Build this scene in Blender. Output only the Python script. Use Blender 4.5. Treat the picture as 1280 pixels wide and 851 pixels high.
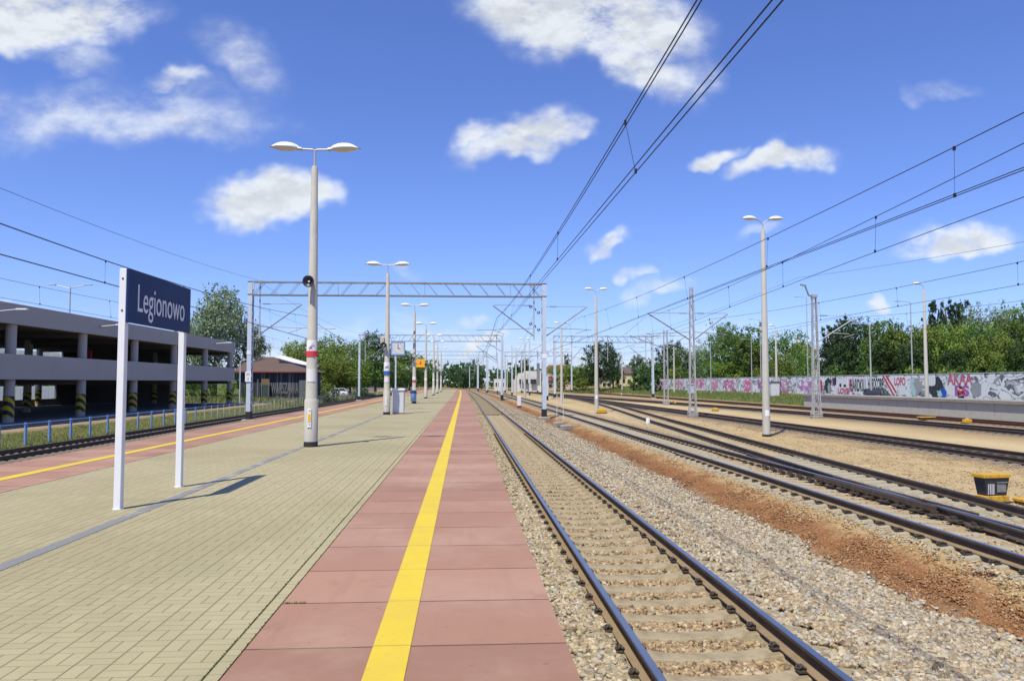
import bpy, math, random
import numpy as np
from mathutils import Vector, Matrix
SC = bpy.context.scene
for _o in list(bpy.data.objects): bpy.data.objects.remove(_o)
COL = SC.collection
R = math.radians
# ------------------------------------------------------------------ camera
FPX, IW, IH, HY, VX = 960., 1280, 851, 478., 580.
PITCH = math.atan((HY-IH/2)/FPX); YAW = math.atan((IW/2-VX)/FPX*math.cos(PITCH))
CAM = Vector((0, 0, 2.38))
cd = bpy.data.cameras.new('camera'); cam = bpy.data.objects.new('camera', cd); COL.objects.link(cam)
cam.location = CAM; cam.rotation_euler = (math.pi/2+PITCH, 0, -YAW)
cd.sensor_width = 36; cd.lens = 36*FPX/IW; cd.clip_start = .05; cd.clip_end = 8000
SC.camera = cam
FW = Vector((math.sin(YAW)*math.cos(PITCH), math.cos(YAW)*math.cos(PITCH), math.sin(PITCH)))
RT = Vector((math.cos(YAW), -math.sin(YAW), 0)); UP = RT.cross(FW)
def ray(x, y): return FW*FPX+RT*(x-IW/2)+UP*(IH/2-y)
def G(x, y, z=0):
    r = ray(x, y); return CAM+r*((z-CAM.z)/r.z)
def P(x, y, Y):
    r = ray(x, y); return CAM+r*(Y/r.y)
def AX(x, X, y=478):                    # point on the ray whose world X is given
    r = ray(x, y); return CAM+r*(X/r.x)
# ------------------------------------------------------------------ world, sun, exposure
SUNV = Vector((-.285, -.465, 1)).normalized()
SUN_EL = math.asin(SUNV.z); SUN_AZ = math.atan2(SUNV.x, SUNV.y)
SKY_STRENGTH, SUN_STRENGTH, EXPOSURE = .105, 4.9, .10
SC.view_settings.view_transform = 'Standard'; SC.view_settings.look = 'None'
SC.view_settings.exposure = EXPOSURE; SC.view_settings.gamma = 1
sl = bpy.data.lights.new('sun', 'SUN'); sun = bpy.data.objects.new('sun', sl); COL.objects.link(sun)
sl.energy = SUN_STRENGTH; sl.angle = R(.5); sl.color = (1, .94, .79)
sun.rotation_euler = SUNV.to_track_quat('Z', 'Y').to_euler()
W = bpy.data.worlds.new('World'); SC.world = W; W.use_nodes = True
wn = W.node_tree.nodes; wl = W.node_tree.links
for n in list(wn): wn.remove(n)
class NT:
    def __init__(s, tree): s.t = tree
    def n(s, typ, **kw):
        nd = s.t.nodes.new(typ)
        for k, v in kw.items():
            if k == 'inp':
                for kk, vv in v.items(): s.set(nd.inputs[kk], vv)
            else: setattr(nd, k, v)
        return nd
    def set(s, sock, v):
        if isinstance(v, bpy.types.NodeSocket): s.t.links.new(v, sock)
        elif isinstance(v, (tuple, list)) and len(v) == 3 and sock.type == 'RGBA': sock.default_value = (*v, 1)
        else: sock.default_value = v
    def m(s, op, a, b=0., c=None, clamp=False):
        nd = s.n('ShaderNodeMath', operation=op, use_clamp=clamp); s.set(nd.inputs[0], a); s.set(nd.inputs[1], b)
        if c is not None: s.set(nd.inputs[2], c)
        return nd.outputs[0]
    def mix(s, f, a, b, blend='MIX'):
        nd = s.n('ShaderNodeMix', data_type='RGBA', blend_type=blend); s.set(nd.inputs[0], f); s.set(nd.inputs[6], a); s.set(nd.inputs[7], b); return nd.outputs[2]
    def smooth(s, x, lo, hi, a=0., b=1.):
        nd = s.n('ShaderNodeMapRange', interpolation_type='SMOOTHSTEP'); s.set(nd.inputs[0], x)
        for i, v in enumerate((lo, hi, a, b)): nd.inputs[i+1].default_value = v
        return nd.outputs[0]
    def noise(s, vec, scale, detail=4, rough=.55, out=0, dim='3D'):
        nd = s.n('ShaderNodeTexNoise', noise_dimensions=dim); s.set(nd.inputs['Vector'], vec)
        nd.inputs['Scale'].default_value = scale; nd.inputs['Detail'].default_value = detail; nd.inputs['Roughness'].default_value = rough
        return nd.outputs[out]
    def comb(s, x, y, z=0.):
        nd = s.n('ShaderNodeCombineXYZ'); s.set(nd.inputs[0], x); s.set(nd.inputs[1], y); s.set(nd.inputs[2], z); return nd.outputs[0]
    def sep(s, v):
        nd = s.n('ShaderNodeSeparateXYZ'); s.set(nd.inputs[0], v); return nd.outputs
    def ramp(s, f, stops, interp='LINEAR'):
        nd = s.n('ShaderNodeValToRGB'); s.set(nd.inputs[0], f); cr = nd.color_ramp; cr.interpolation = interp
        while len(cr.elements) < len(stops): cr.elements.new(.5)
        for e, (p, c) in zip(cr.elements, stops): e.position = p; e.color = (*c, 1) if len(c) == 3 else c
        return nd.outputs[0]
w = NT(W.node_tree)
sky = w.n('ShaderNodeTexSky', sky_type='NISHITA', sun_disc=False, sun_elevation=SUN_EL, sun_rotation=SUN_AZ)
sky.air_density = 1.0; sky.dust_density = .35; sky.ozone_density = 1.6; sky.altitude = 100
tc = w.n('ShaderNodeTexCoord').outputs['Generated']
sx, sy, sz = w.sep(tc)
yy = w.m('MAXIMUM', sy, .08)
U = w.m('DIVIDE', sx, yy); V = w.m('DIVIDE', sz, yy)
uv = w.comb(U, V)
warp = w.noise(uv, 5.5, 4, .6, out=1)
wv = w.n('ShaderNodeVectorMath', operation='SUBTRACT'); w.set(wv.inputs[0], warp); wv.inputs[1].default_value = (.5, .5, .5)
ws = w.n('ShaderNodeVectorMath', operation='SCALE'); w.set(ws.inputs[0], wv.outputs[0]); ws.inputs['Scale'].default_value = .15
wa = w.n('ShaderNodeVectorMath', operation='ADD'); w.set(wa.inputs[0], uv); w.set(wa.inputs[1], ws.outputs[0])
U2, V2, _ = w.sep(wa.outputs[0])
# one ellipse per cloud: centre and half sizes as directions; (x, y, half width, half height, tilt, density)
CLOUDS = [(50,18,135,44,8,1.0),(150,152,215,56,0,.50),(215,98,38,16,-6,.55),(295,72,75,42,-25,.36),(332,262,76,32,4,1.1),
 (405,255,26,22,10,.5),(730,20,140,66,-4,1.15),(800,70,70,40,-20,.8),(650,22,40,30,-20,.8),(655,172,84,26,16,.85),(598,172,24,14,20,.8),(720,160,30,18,30,.6),(850,95,42,46,-45,.48),(905,192,36,15,18,.75),
 (980,206,54,20,5,.9),(760,318,24,13,12,.65),(797,351,17,9,0,.6),(1200,316,74,24,5,.95),(1100,380,20,8,0,.7),(828,368,48,15,14,.45),
 (28,372,44,11,0,.75),(588,428,42,12,10,.75),(585,399,26,8,0,.5),(505,350,18,9,0,.4),(1180,124,46,13,12,.3),(950,285,40,9,0,.3),
 (360,438,70,22,0,.35),(1145,130,20,14,0,.25),(620,445,160,12,0,.25),(960,438,120,14,0,.22),(100,60,60,30,-20,.4),(560,458,700,40,0,.36),(1000,440,500,40,0,.28),(450,405,120,14,4,.3),(540,415,60,12,0,.4),
 (1420,250,120,46,6,1.0),(1480,60,110,50,-5,.9),(-160,260,110,40,5,1.0),(-230,80,110,50,10,.9)]
dens = None
for (cx, cy, hw, hh, tilt, k) in CLOUDS:
    def uvp(x, y):
        r = ray(x, y); return r.x/r.y, r.z/r.y
    u0, v0 = uvp(cx, cy); u1, v1 = uvp(cx+hw, cy); u2, v2 = uvp(cx, cy-hh)
    a = u1-u0; b = v2-v0; t = R(tilt); c_, s_ = math.cos(t), math.sin(t)
    du = w.m('SUBTRACT', U2, u0); dv = w.m('SUBTRACT', V2, v0)
    eu = w.m('ADD', w.m('MULTIPLY', du, c_/a), w.m('MULTIPLY', dv, s_/a))
    ev = w.m('ADD', w.m('MULTIPLY', dv, c_/b), w.m('MULTIPLY', du, -s_/b))
    ev = w.m('MULTIPLY', ev, w.smooth(ev, -.35, .35, 1.35, .85))         # flatter undersides
    q = w.m('SUBTRACT', 1., w.m('SQRT', w.m('ADD', w.m('MULTIPLY', eu, eu), w.m('MULTIPLY', ev, ev))))
    q = w.m('MULTIPLY', w.smooth(q, -.45, .75), k*1.12)
    dens = q if dens is None else w.m('MAXIMUM', dens, q)
vm = w.n('ShaderNodeVectorMath', operation='MULTIPLY'); w.set(vm.inputs[0], uv); vm.inputs[1].default_value = (1., 1.7, 1.)
n1 = w.noise(vm.outputs[0], 9, 8, .60); n2 = w.noise(vm.outputs[0], 34, 6, .6); n3 = w.noise(vm.outputs[0], 4.2, 3, .5)
nz = w.m('ADD', w.m('MULTIPLY', w.m('SUBTRACT', n1, .5), 2.7), w.m('MULTIPLY', w.m('SUBTRACT', n2, .5), .75))
den = w.m('MULTIPLY', dens, w.m('ADD', .86, nz), clamp=True)
alpha = w.m('MULTIPLY', w.smooth(den, .03, .95), .95)
front = w.smooth(sy, .08, .2)
alpha = w.m('MULTIPLY', alpha, front)
lowv = w.noise(w.comb(U, w.m('ADD', w.m('MULTIPLY', V, 1.7), .035)), 9, 6, .62)
shade = w.m('ADD', w.smooth(w.m('SUBTRACT', lowv, n1), -.10, .10, 1.05, .86), w.smooth(den, .35, 1.0, .03, -.07))
skyc = w.mix(1., sky.outputs[0], (.80, .95, 1.56, 1), 'MULTIPLY')
cl = w.n('ShaderNodeVectorMath', operation='SCALE'); cl.inputs[0].default_value = (7.7, 8.1, 8.5); w.set(cl.inputs['Scale'], shade)
bg = w.n('ShaderNodeBackground', inp={'Strength': SKY_STRENGTH, 'Color': w.mix(alpha, skyc, cl.outputs[0])})
wo = w.n('ShaderNodeOutputWorld', inp={'Surface': bg.outputs[0]})
# ------------------------------------------------------------------ materials
MATS = {}
def mat(name, color, rough=.7, metal=0., var=.0, vscale=3., bump=0., bscale=40., spec=.5, fn=None, col2=None):
    """plain painted / cast surface with a blotchy colour variation and fine bump"""
    if name in MATS: return MATS[name]
    m = bpy.data.materials.new(name); m.use_nodes = True; t = NT(m.node_tree)
    p = m.node_tree.nodes['Principled BSDF']; p.inputs['Roughness'].default_value = rough; p.inputs['Metallic'].default_value = metal
    p.inputs['Specular IOR Level'].default_value = spec
    oc = t.n('ShaderNodeTexCoord').outputs['Object']
    if fn: c = fn(t, oc, p)
    else: c = (*color, 1)
    if var and not fn:
        nz = t.noise(oc, vscale, 5, .6)
        c2 = col2 or tuple(x*.55 for x in color)
        c = t.mix(t.m('MULTIPLY', t.smooth(nz, .4, .75), var), (*color, 1), (*c2, 1))
    if c is not None: t.set(p.inputs['Base Color'], c)
    if bump:
        b = t.n('ShaderNodeBump', inp={'Strength': bump, 'Distance': .02, 'Height': t.noise(oc, bscale, 4, .6)})
        t.set(p.inputs['Normal'], b.outputs[0])
    MATS[name] = m; return m
M = {}
M['white_paint'] = mat('white_paint', (.78,.78,.78), .45, var=.25, vscale=2, col2=(.6,.6,.58))
M['navy'] = mat('navy_panel', (.012,.032,.115), .5, var=.2, vscale=1.5, spec=.15)
M['lettering'] = mat('lettering', (.72,.74,.78), .5)
M['concrete'] = mat('pole_concrete', (.50,.475,.40), .85, var=.45, vscale=2.2, bump=.4, bscale=30, col2=(.36,.34,.28))
M['yard_concrete'] = mat('yard_pole_concrete', (.49,.47,.405), .85, var=.35, vscale=2.2, bump=.3, bscale=30, col2=(.38,.36,.30))
M['concrete_dark'] = mat('old_concrete', (.31,.29,.245), .9, var=.6, vscale=1.6, bump=.4, bscale=20)
M['sleeper'] = mat('sleeper_concrete', (.345,.285,.175), .9, var=.85, vscale=5, bump=.6, bscale=40, col2=(.20,.15,.085))
M['sleeper_grey'] = mat('grey_sleeper_concrete', (.34,.31,.23), .9, var=.5, vscale=3, bump=.5, bscale=40, col2=(.22,.195,.14))
M['sleeper_dark'] = mat('dark_sleeper', (.20,.17,.13), .9, var=.6, vscale=3, bump=.4, bscale=30)
M['rail'] = mat('rail_side', (.075,.055,.04), .75, .2, var=.6, vscale=4, bump=.3, bscale=60, col2=(.16,.10,.055))
M['rail_foot'] = mat('rail_foot_dust', (.25,.18,.10), .85, var=.5, vscale=4)
M['rail_rust'] = mat('rusty_rail', (.13,.055,.028), .85, var=.6, vscale=3, col2=(.06,.03,.02))
M['rail_top'] = mat('polished_rail_head', (.50,.50,.50), .36, 1., var=.25, vscale=2)
M['rail_top_dull'] = mat('dull_rail_head', (.22,.19,.16), .45, .8, var=.4, vscale=2)
M['iron'] = mat('dark_iron', (.085,.068,.05), .65, .3, var=.5, vscale=9, col2=(.10,.06,.035))
M['galv'] = mat('pale_blue_steel', (.56,.63,.70), .5, .15, var=.35, vscale=1.5, col2=(.42,.48,.55))
M['galv_grey'] = mat('grey_steel', (.46,.46,.46), .55, .3, var=.4, vscale=2, col2=(.3,.3,.3))
M['truss'] = mat('truss_steel', (.27,.28,.28), .6, .3, var=.5, vscale=2, col2=(.14,.13,.12))
M['black_base'] = mat('black_tar_paint', (.02,.02,.022), .6)
M['wire'] = mat('wire_metal', (.03,.03,.032), .6, .4)
M['insul'] = mat('insulator', (.10,.07,.06), .35)
M['lamp_white'] = mat('lamp_shell', (.80,.80,.78), .35, var=.3, vscale=6, col2=(.55,.55,.52))
M['lamp_glass'] = mat('lamp_glass', (.55,.52,.44), .2)
M['black_plastic'] = mat('black_horn', (.025,.03,.045), .4)
M['red'] = mat('red_print', (.62,.04,.05), .5)
M['blue'] = mat('blue_paint', (.04,.14,.42), .4, var=.3, vscale=5)
M['blue_pale'] = mat('pale_blue_paint', (.17,.32,.62), .45, var=.3, vscale=5)
M['yellow'] = mat('yellow_paint', (.60,.34,.02), .6, var=.7, vscale=7, bump=.2, col2=(.33,.19,.05))
M['sign_yellow'] = mat('sign_yellow', (.85,.43,.01), .45)
M['sign_white'] = mat('sign_white', (.8,.8,.8), .4)
M['grey_cab'] = mat('grey_cabinet', (.62,.62,.63), .5, var=.25, vscale=2)
M['clock_face'] = mat('clock_face', (.60,.60,.58), .4)
M['garage'] = mat('garage_concrete', (.43,.405,.375), .85, var=.35, vscale=.6, bump=.2, bscale=6, col2=(.35,.33,.31))
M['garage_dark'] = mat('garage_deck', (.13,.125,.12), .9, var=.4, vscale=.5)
M['panel_white'] = mat('white_screen', (.75,.76,.74), .5, var=.3, vscale=1)
M['bark'] = mat('bark', (.12,.095,.07), .9, var=.6, vscale=6, bump=.5, bscale=14)
M['stucco_yellow'] = mat('yellow_stucco', (.68,.56,.30), .85, var=.2, vscale=.6)
M['stucco_white'] = mat('white_stucco', (.68,.64,.56), .85, var=.25, vscale=.5)
M['stucco_pink'] = mat('pink_stucco', (.62,.46,.38), .85, var=.25, vscale=.5)
M['roof_red'] = mat('red_roof', (.27,.07,.06), .8, var=.4, vscale=1.)
M['roof_brown'] = mat('brown_roof', (.115,.075,.06), .85, var=.4, vscale=.7, col2=(.08,.053,.045))
M['roof_purple'] = mat('dark_roof', (.13,.085,.08), .85, var=.4, vscale=1.)
M['window'] = mat('window_glass', (.03,.035,.045), .12)
_m = M['panel_white']; _t = NT(_m.node_tree); _x = _t.n('ShaderNodeMixShader', inp={0: .75, 1: _m.node_tree.nodes['Principled BSDF'].outputs[0], 2: _t.n('ShaderNodeBsdfTranslucent', inp={'Color': (.82,.84,.84,1)}).outputs[0]})
_t.set(_m.node_tree.nodes['Material Output'].inputs[0], _x.outputs[0])
M['tyre'] = mat('tyre', (.02,.02,.02), .85)
M['car_green'] = mat('dark_green_car', (.008,.03,.03), .35, 0, spec=.25)
M['skin'] = mat('skin', (.55,.33,.24), .6)
M['hair'] = mat('hair', (.03,.02,.015), .7)
M['cloth_red'] = mat('red_jacket', (.33,.02,.05), .8, var=.3, vscale=6)
M['cloth_navy'] = mat('navy_trousers', (.02,.03,.10), .85, var=.3, vscale=6)
M['post_white'] = mat('whitewashed', (.72,.72,.70), .8, var=.4, vscale=5)
def hazard(t, oc, p):
    x, y, z = t.sep(oc)
    s = t.m('ADD', z, t.m('MULTIPLY', y, 1.0))
    f = t.m('FRACT', t.m('DIVIDE', s, .52))
    return t.mix(t.m('GREATER_THAN', f, .5), (.50,.37,.02,1), (.018,.018,.018,1))
M['hazard'] = mat('hazard_stripes', None, .55, fn=hazard)
def plank(t, oc, p):
    x, y, z = t.sep(oc)
    u = t.m('ADD', x, t.m('MULTIPLY', y, .7))
    ci = t.m('FLOOR', t.m('MULTIPLY', u, 5.5))
    wn_ = t.n('ShaderNodeTexWhiteNoise', noise_dimensions='1D'); t.set(wn_.inputs['W'], ci)
    c = t.ramp(wn_.outputs[0], [(0,(.018,.022,.028)),(.45,(.035,.042,.05)),(.78,(.055,.065,.075)),(.9,(.17,.18,.18)),(1,(.10,.11,.11))])
    n = t.noise(t.comb(t.m('MULTIPLY', u, 20.), 0., z), 2, 4)
    return t.mix(t.m('MULTIPLY', n, .4), c, (.02,.022,.025,1))
M['plank'] = mat('dark_planks', None, .85, fn=plank)
def paver(t, oc, p):
    x, y, z = t.sep(oc)
    S = .2
    u = t.m('DIVIDE', x, S); v = t.m('DIVIDE', y, S)
    cu = t.m('FLOOR', u); cv = t.m('FLOOR', v); fu = t.m('FRACT', u); fv = t.m('FRACT', v)
    par = t.m('FLOORED_MODULO', t.m('ADD', cu, cv), 2.)
    def edge(f): return t.m('MINIMUM', f, t.m('SUBTRACT', 1., f))
    eu = edge(fu); ev = edge(fv)
    hu = t.m('ABSOLUTE', t.m('SUBTRACT', fu, .5)); hv = t.m('ABSOLUTE', t.m('SUBTRACT', fv, .5))
    half = t.m('ADD', t.m('MULTIPLY', hu, par), t.m('MULTIPLY', hv, t.m('SUBTRACT', 1., par)))
    # long joints between the columns read wider than the joints inside a column
    e = t.m('MINIMUM', t.m('MULTIPLY', eu, .8), t.m('MINIMUM', t.m('MULTIPLY', ev, 2.1), t.m('MULTIPLY', half, t.m('ADD', 1.9, t.m('MULTIPLY', par, -.85)))))
    joint = t.smooth(e, .012, .034, 1., 0.)
    sub = t.m('ADD', t.m('MULTIPLY', t.m('GREATER_THAN', fu, .5), par), t.m('MULTIPLY', t.m('GREATER_THAN', fv, .5), t.m('SUBTRACT', 1., par)))
    wn_ = t.n('ShaderNodeTexWhiteNoise', noise_dimensions='3D'); t.set(wn_.inputs['Vector'], t.comb(cu, cv, sub))
    base = t.ramp(wn_.outputs[0], [(0,(.365,.318,.178)),(.5,(.385,.335,.188)),(1,(.405,.353,.20))])
    big = t.noise(oc, .35, 5, .6); fine = t.noise(oc, 120, 3, .7); mid = t.noise(oc, 4, 4, .6)
    base = t.mix(t.m('MULTIPLY', t.smooth(big, .42, .66), .65), base, (.29,.25,.125,1))
    base = t.mix(t.m('MULTIPLY', t.smooth(mid, .5, .8), .35), base, (.46,.415,.25,1))
    base = t.mix(t.m('MULTIPLY', fine, .35), base, (.27,.24,.14,1))
    spots = t.noise(oc, 7.3, 2, .5)
    base = t.mix(t.m('MULTIPLY', t.smooth(spots, .73, .78), .6), base, (.17,.15,.10,1))
    jc = t.mix(t.smooth(t.noise(oc, .8, 4), .52, .66), (.15,.12,.065,1), (.13,.14,.045,1))
    b = t.n('ShaderNodeBump', inp={'Strength': .5, 'Distance': .008, 'Height': t.m('ADD', t.m('MULTIPLY', joint, -1.), t.m('MULTIPLY', fine, .25))})
    t.set(p.inputs['Normal'], b.outputs[0])
    return t.mix(t.m('MULTIPLY', joint, .8), base, jc)
M['paver'] = mat('paver', None, .9, fn=paver)
def slab(t, oc, p):
    x, y, z = t.sep(oc)
    L = .96
    v = t.m('DIVIDE', y, L); cv = t.m('FLOOR', v); fv = t.m('FRACT', v)
    e = t.m('MINIMUM', fv, t.m('SUBTRACT', 1., fv))
    wob = t.m('MULTIPLY', t.noise(oc, 3, 3), .004)
    joint = t.smooth(t.m('SUBTRACT', e, wob), .003, .012, 1., 0.)
    wn_ = t.n('ShaderNodeTexWhiteNoise', noise_dimensions='1D'); t.set(wn_.inputs['W'], cv)
    base = t.ramp(wn_.outputs[0], [(0,(.29,.15,.098)),(.5,(.34,.18,.118)),(1,(.40,.222,.148))])
    big = t.noise(oc, .8, 5, .65); fine = t.noise(oc, 160, 3, .7); st = t.noise(t.comb(t.m('MULTIPLY', x, 9.), t.m('MULTIPLY', y, .7)), 1, 4)
    base = t.mix(t.m('MULTIPLY', t.smooth(big, .42, .72), .65), base, (.44,.285,.205,1))
    base = t.mix(t.m('MULTIPLY', t.smooth(t.noise(oc, 2.6, 5, .7), .56, .74), .45), base, (.21,.12,.08,1))
    base = t.mix(t.m('MULTIPLY', t.smooth(t.noise(oc, 14, 2, .5), .70, .76), .55), base, (.14,.09,.065,1))
    base = t.mix(t.m('MULTIPLY', t.smooth(st, .5, .75), .25), base, (.26,.145,.095,1))
    base = t.mix(t.m('MULTIPLY', fine, .3), base, (.22,.125,.08,1))
    jc = t.mix(t.smooth(t.noise(oc, 1.7, 3), .53, .62), (.10,.05,.04,1), (.14,.14,.04,1))
    b = t.n('ShaderNodeBump', inp={'Strength': .4, 'Distance': .008, 'Height': t.m('ADD', t.m('MULTIPLY', joint, -1.5), t.m('MULTIPLY', fine, .3))})
    t.set(p.inputs['Normal'], b.outputs[0])
    return t.mix(joint, base, jc)
M['slab'] = mat('red_slab', None, .85, fn=slab)
def ystripe(t, oc, p):
    n = t.noise(oc, 25, 5, .7); n2 = t.noise(oc, 2, 4)
    x, y, z = t.sep(oc)
    fv = t.m('FRACT', t.m('DIVIDE', y, .96)); e = t.m('MINIMUM', fv, t.m('SUBTRACT', 1., fv))
    c = t.mix(t.m('MULTIPLY', t.smooth(n2, .4, .7), .5), (.64,.475,.025,1), (.55,.395,.045,1))
    c = t.mix(t.m('MULTIPLY', t.smooth(n, .56, .72), .6), c, (.42,.27,.10,1))
    return t.mix(t.m('MULTIPLY', t.smooth(e, .004, .012, 1., 0.), .6), c, (.30,.2,.03,1))
M['ystripe'] = mat('yellow_line_paint', None, .7, fn=ystripe)
def drainf(t, oc, p):
    x, y, z = t.sep(oc)
    f = t.m('FRACT', t.m('DIVIDE', y, .04))
    c = t.mix(t.m('GREATER_THAN', f, .55), (.30,.30,.29,1), (.08,.08,.08,1))
    return t.mix(t.smooth(t.noise(oc, 1.2, 3), .5, .62), c, (.30,.29,.25,1))
M['drain'] = mat('drain_grate', None, .7, fn=drainf)
def stonef(colors, dust):
    def f(t, oc, p):
        g = t.n('ShaderNodeNewGeometry').outputs['Random Per Island']
        k = len(colors)-1
        c = t.ramp(g, [(i/k, c) for i, c in enumerate(colors)])
        n = t.noise(oc, 30, 4, .65)
        return t.mix(t.m('MULTIPLY', t.smooth(n, .45, .75), .4), c, dust)
    return f
M['st_grey'] = mat('ballast_grey', None, .9, fn=stonef([(.17,.13,.08),(.44,.36,.21),(.32,.30,.24),(.52,.45,.30),(.22,.19,.14),(.40,.27,.15),(.56,.51,.39),(.11,.08,.05),(.46,.36,.21),(.36,.345,.30),(.30,.20,.11)], (.33,.26,.15,1)))
M['st_brown'] = mat('ballast_brown', None, .9, fn=stonef([(.22,.14,.07),(.38,.27,.14),(.30,.20,.10),(.46,.35,.20),(.12,.075,.045),(.40,.29,.16),(.50,.42,.28)], (.31,.22,.12,1)))
M['st_tan'] = mat('ballast_tan', None, .9, fn=stonef([(.36,.26,.12),(.52,.41,.23),(.44,.33,.17),(.56,.47,.31),(.25,.17,.085),(.46,.34,.18)], (.50,.37,.21,1)))
M['st_rust'] = mat('ballast_rust', None, .9, fn=stonef([(.24,.11,.04),(.34,.175,.07),(.28,.135,.05),(.42,.27,.14),(.16,.07,.026),(.36,.195,.085)], (.30,.15,.06,1)))
def groundf(t, oc, p):
    at = t.n('ShaderNodeAttribute', attribute_name='lat').outputs['Fac']
    x, y, z = t.sep(oc)
    n = t.noise(oc, .9, 5, .62); n2 = t.noise(oc, .12, 4, .6); n3 = t.noise(oc, 9, 5, .7); n4 = t.noise(oc, 45, 3, .7)
    lat = t.m('ADD', at, t.m('ADD', t.m('MULTIPLY', t.m('SUBTRACT', n, .5), 1.5), t.m('MULTIPLY', t.m('SUBTRACT', n3, .5), .7)))
    f = t.m('DIVIDE', t.m('ADD', lat, 60.), 120., clamp=True)
    def q(v): return (v+60.)/120.
    st = [(-60,(.08,.12,.035)),(-46,(.09,.13,.04)),(-45,(.14,.135,.13)),(-25.9,(.15,.14,.13)),(-25.6,(.40,.29,.21)),(-23.2,(.38,.28,.20)),(-22.8,(.15,.17,.055)),
          (-20.2,(.17,.18,.06)),(-19.8,(.20,.16,.11)),(-16.9,(.24,.18,.12)),(-16,(.24,.16,.09)),(-9,(.27,.20,.12)),(.5,(.30,.235,.135)),(4.0,(.33,.27,.17)),(5.5,(.34,.275,.17)),(5.8,(.27,.125,.048)),
          (6.65,(.27,.125,.048)),(6.95,(.46,.32,.15)),(9.8,(.40,.30,.18)),(10.4,(.43,.32,.155)),(11.6,(.56,.44,.245)),(13.4,(.49,.37,.19)),(15.8,(.52,.395,.205)),(16.9,(.33,.225,.115)),(19.6,(.33,.225,.115)),(20.4,(.51,.385,.20)),(22.6,(.58,.46,.255)),(25,(.46,.345,.175)),(26.4,(.36,.25,.13)),(28.8,(.36,.25,.13)),(29.6,(.52,.395,.205)),(31.4,(.42,.29,.15)),(35,(.30,.19,.10)),(35.8,(.34,.25,.13))]
    c = t.mix(t.m('GREATER_THAN', lat, 9.85), t.ramp(f, [(q(a), b) for a, b in st if a < 9.9]), t.ramp(f, [(q(a), b) for a, b in st if a > 9.7]))
    grass = t.mix(t.smooth(n, .35, .65), (.09,.15,.028,1), (.16,.20,.05,1))
    c = t.mix(t.smooth(lat, 35.8, 36.6), c, grass)
    # pale path along the wall, and olive ground far up the line
    far = t.smooth(t.m('ADD', y, t.m('MULTIPLY', n2, 60.)), 150., 260.)
    c = t.mix(t.m('MULTIPLY', t.m('MULTIPLY', far, t.smooth(lat, 9., 12.)), t.smooth(n2, .35, .55)), c, (.26,.25,.09,1))
    c = t.mix(t.m('MULTIPLY', t.smooth(n2, .42, .68), .5), c, t.mix(.5, c, (.34,.22,.10,1)))
    dk = t.m('ADD', t.m('MULTIPLY', t.smooth(n4, .35, .6, 1., 0.), .6), t.m('MULTIPLY', t.smooth(n3, .3, .52, 1., 0.), .6))
    c = t.mix(t.m('MULTIPLY', dk, .6), c, t.mix(1., c, (.38,.33,.28,1), 'MULTIPLY'))
    c = t.mix(t.m('MULTIPLY', t.smooth(n4, .58, .72), .4), c, (.62,.52,.36,1))
    vor = t.n('ShaderNodeTexVoronoi'); t.set(vor.inputs['Vector'], oc); vor.inputs['Scale'].default_value = 16
    b = t.n('ShaderNodeBump', inp={'Strength': .8, 'Distance': .04, 'Height': t.m('ADD', t.m('MULTIPLY', vor.outputs[0], -.8), n3)})
    t.set(p.inputs['Normal'], b.outputs[0])
    return c
M['ground'] = mat('yard_gravel', None, .95, spec=.2, fn=groundf)
def leaf_mat(name, c1, c2, c3, trans=.32):
    m = bpy.data.materials.new(name); m.use_nodes = True; t = NT(m.node_tree); p = m.node_tree.nodes['Principled BSDF']
    g = t.n('ShaderNodeNewGeometry').outputs['Random Per Island']
    c = t.ramp(g, [(0, c1), (.5, c2), (1, c3)])
    oi = t.n('ShaderNodeObjectInfo').outputs['Random']
    hs = t.n('ShaderNodeHueSaturation', inp={'Hue': t.m('ADD', .485, t.m('MULTIPLY', oi, .03)), 'Value': t.m('ADD', .74, t.m('MULTIPLY', oi, .40)), 'Color': c})
    c = hs.outputs[0]
    t.set(p.inputs['Base Color'], c); p.inputs['Roughness'].default_value = .6; p.inputs['Specular IOR Level'].default_value = .25
    tr = t.n('ShaderNodeBsdfTranslucent', inp={'Color': c}); mx = t.n('ShaderNodeMixShader', inp={0: trans, 1: p.outputs[0], 2: tr.outputs[0]})
    t.set(m.node_tree.nodes['Material Output'].inputs[0], mx.outputs[0]); M[name] = m
leaf_mat('leaf_mid', (0.079, 0.149, 0.032), (0.131, 0.228, 0.045), (0.193, 0.298, 0.061))
leaf_mat('leaf_bright', (0.131, 0.21, 0.038), (0.219, 0.315, 0.052), (0.298, 0.385, 0.079))
leaf_mat('leaf_dark', (0.032, 0.067, 0.021), (0.052, 0.102, 0.032), (0.079, 0.14, 0.038))
leaf_mat('leaf_silver', (0.105, 0.158, 0.07), (0.21, 0.28, 0.14), (0.525, 0.595, 0.42))
leaf_mat('leaf_pine', (0.038, 0.074, 0.032), (0.061, 0.105, 0.042), (0.096, 0.14, 0.052))
leaf_mat('grass_blade', (.14,.19,.045), (.20,.24,.07), (.32,.31,.13))
leaf_mat('wood_far', (0.044, 0.088, 0.038), (0.079, 0.14, 0.049), (0.123, 0.193, 0.061))
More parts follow.
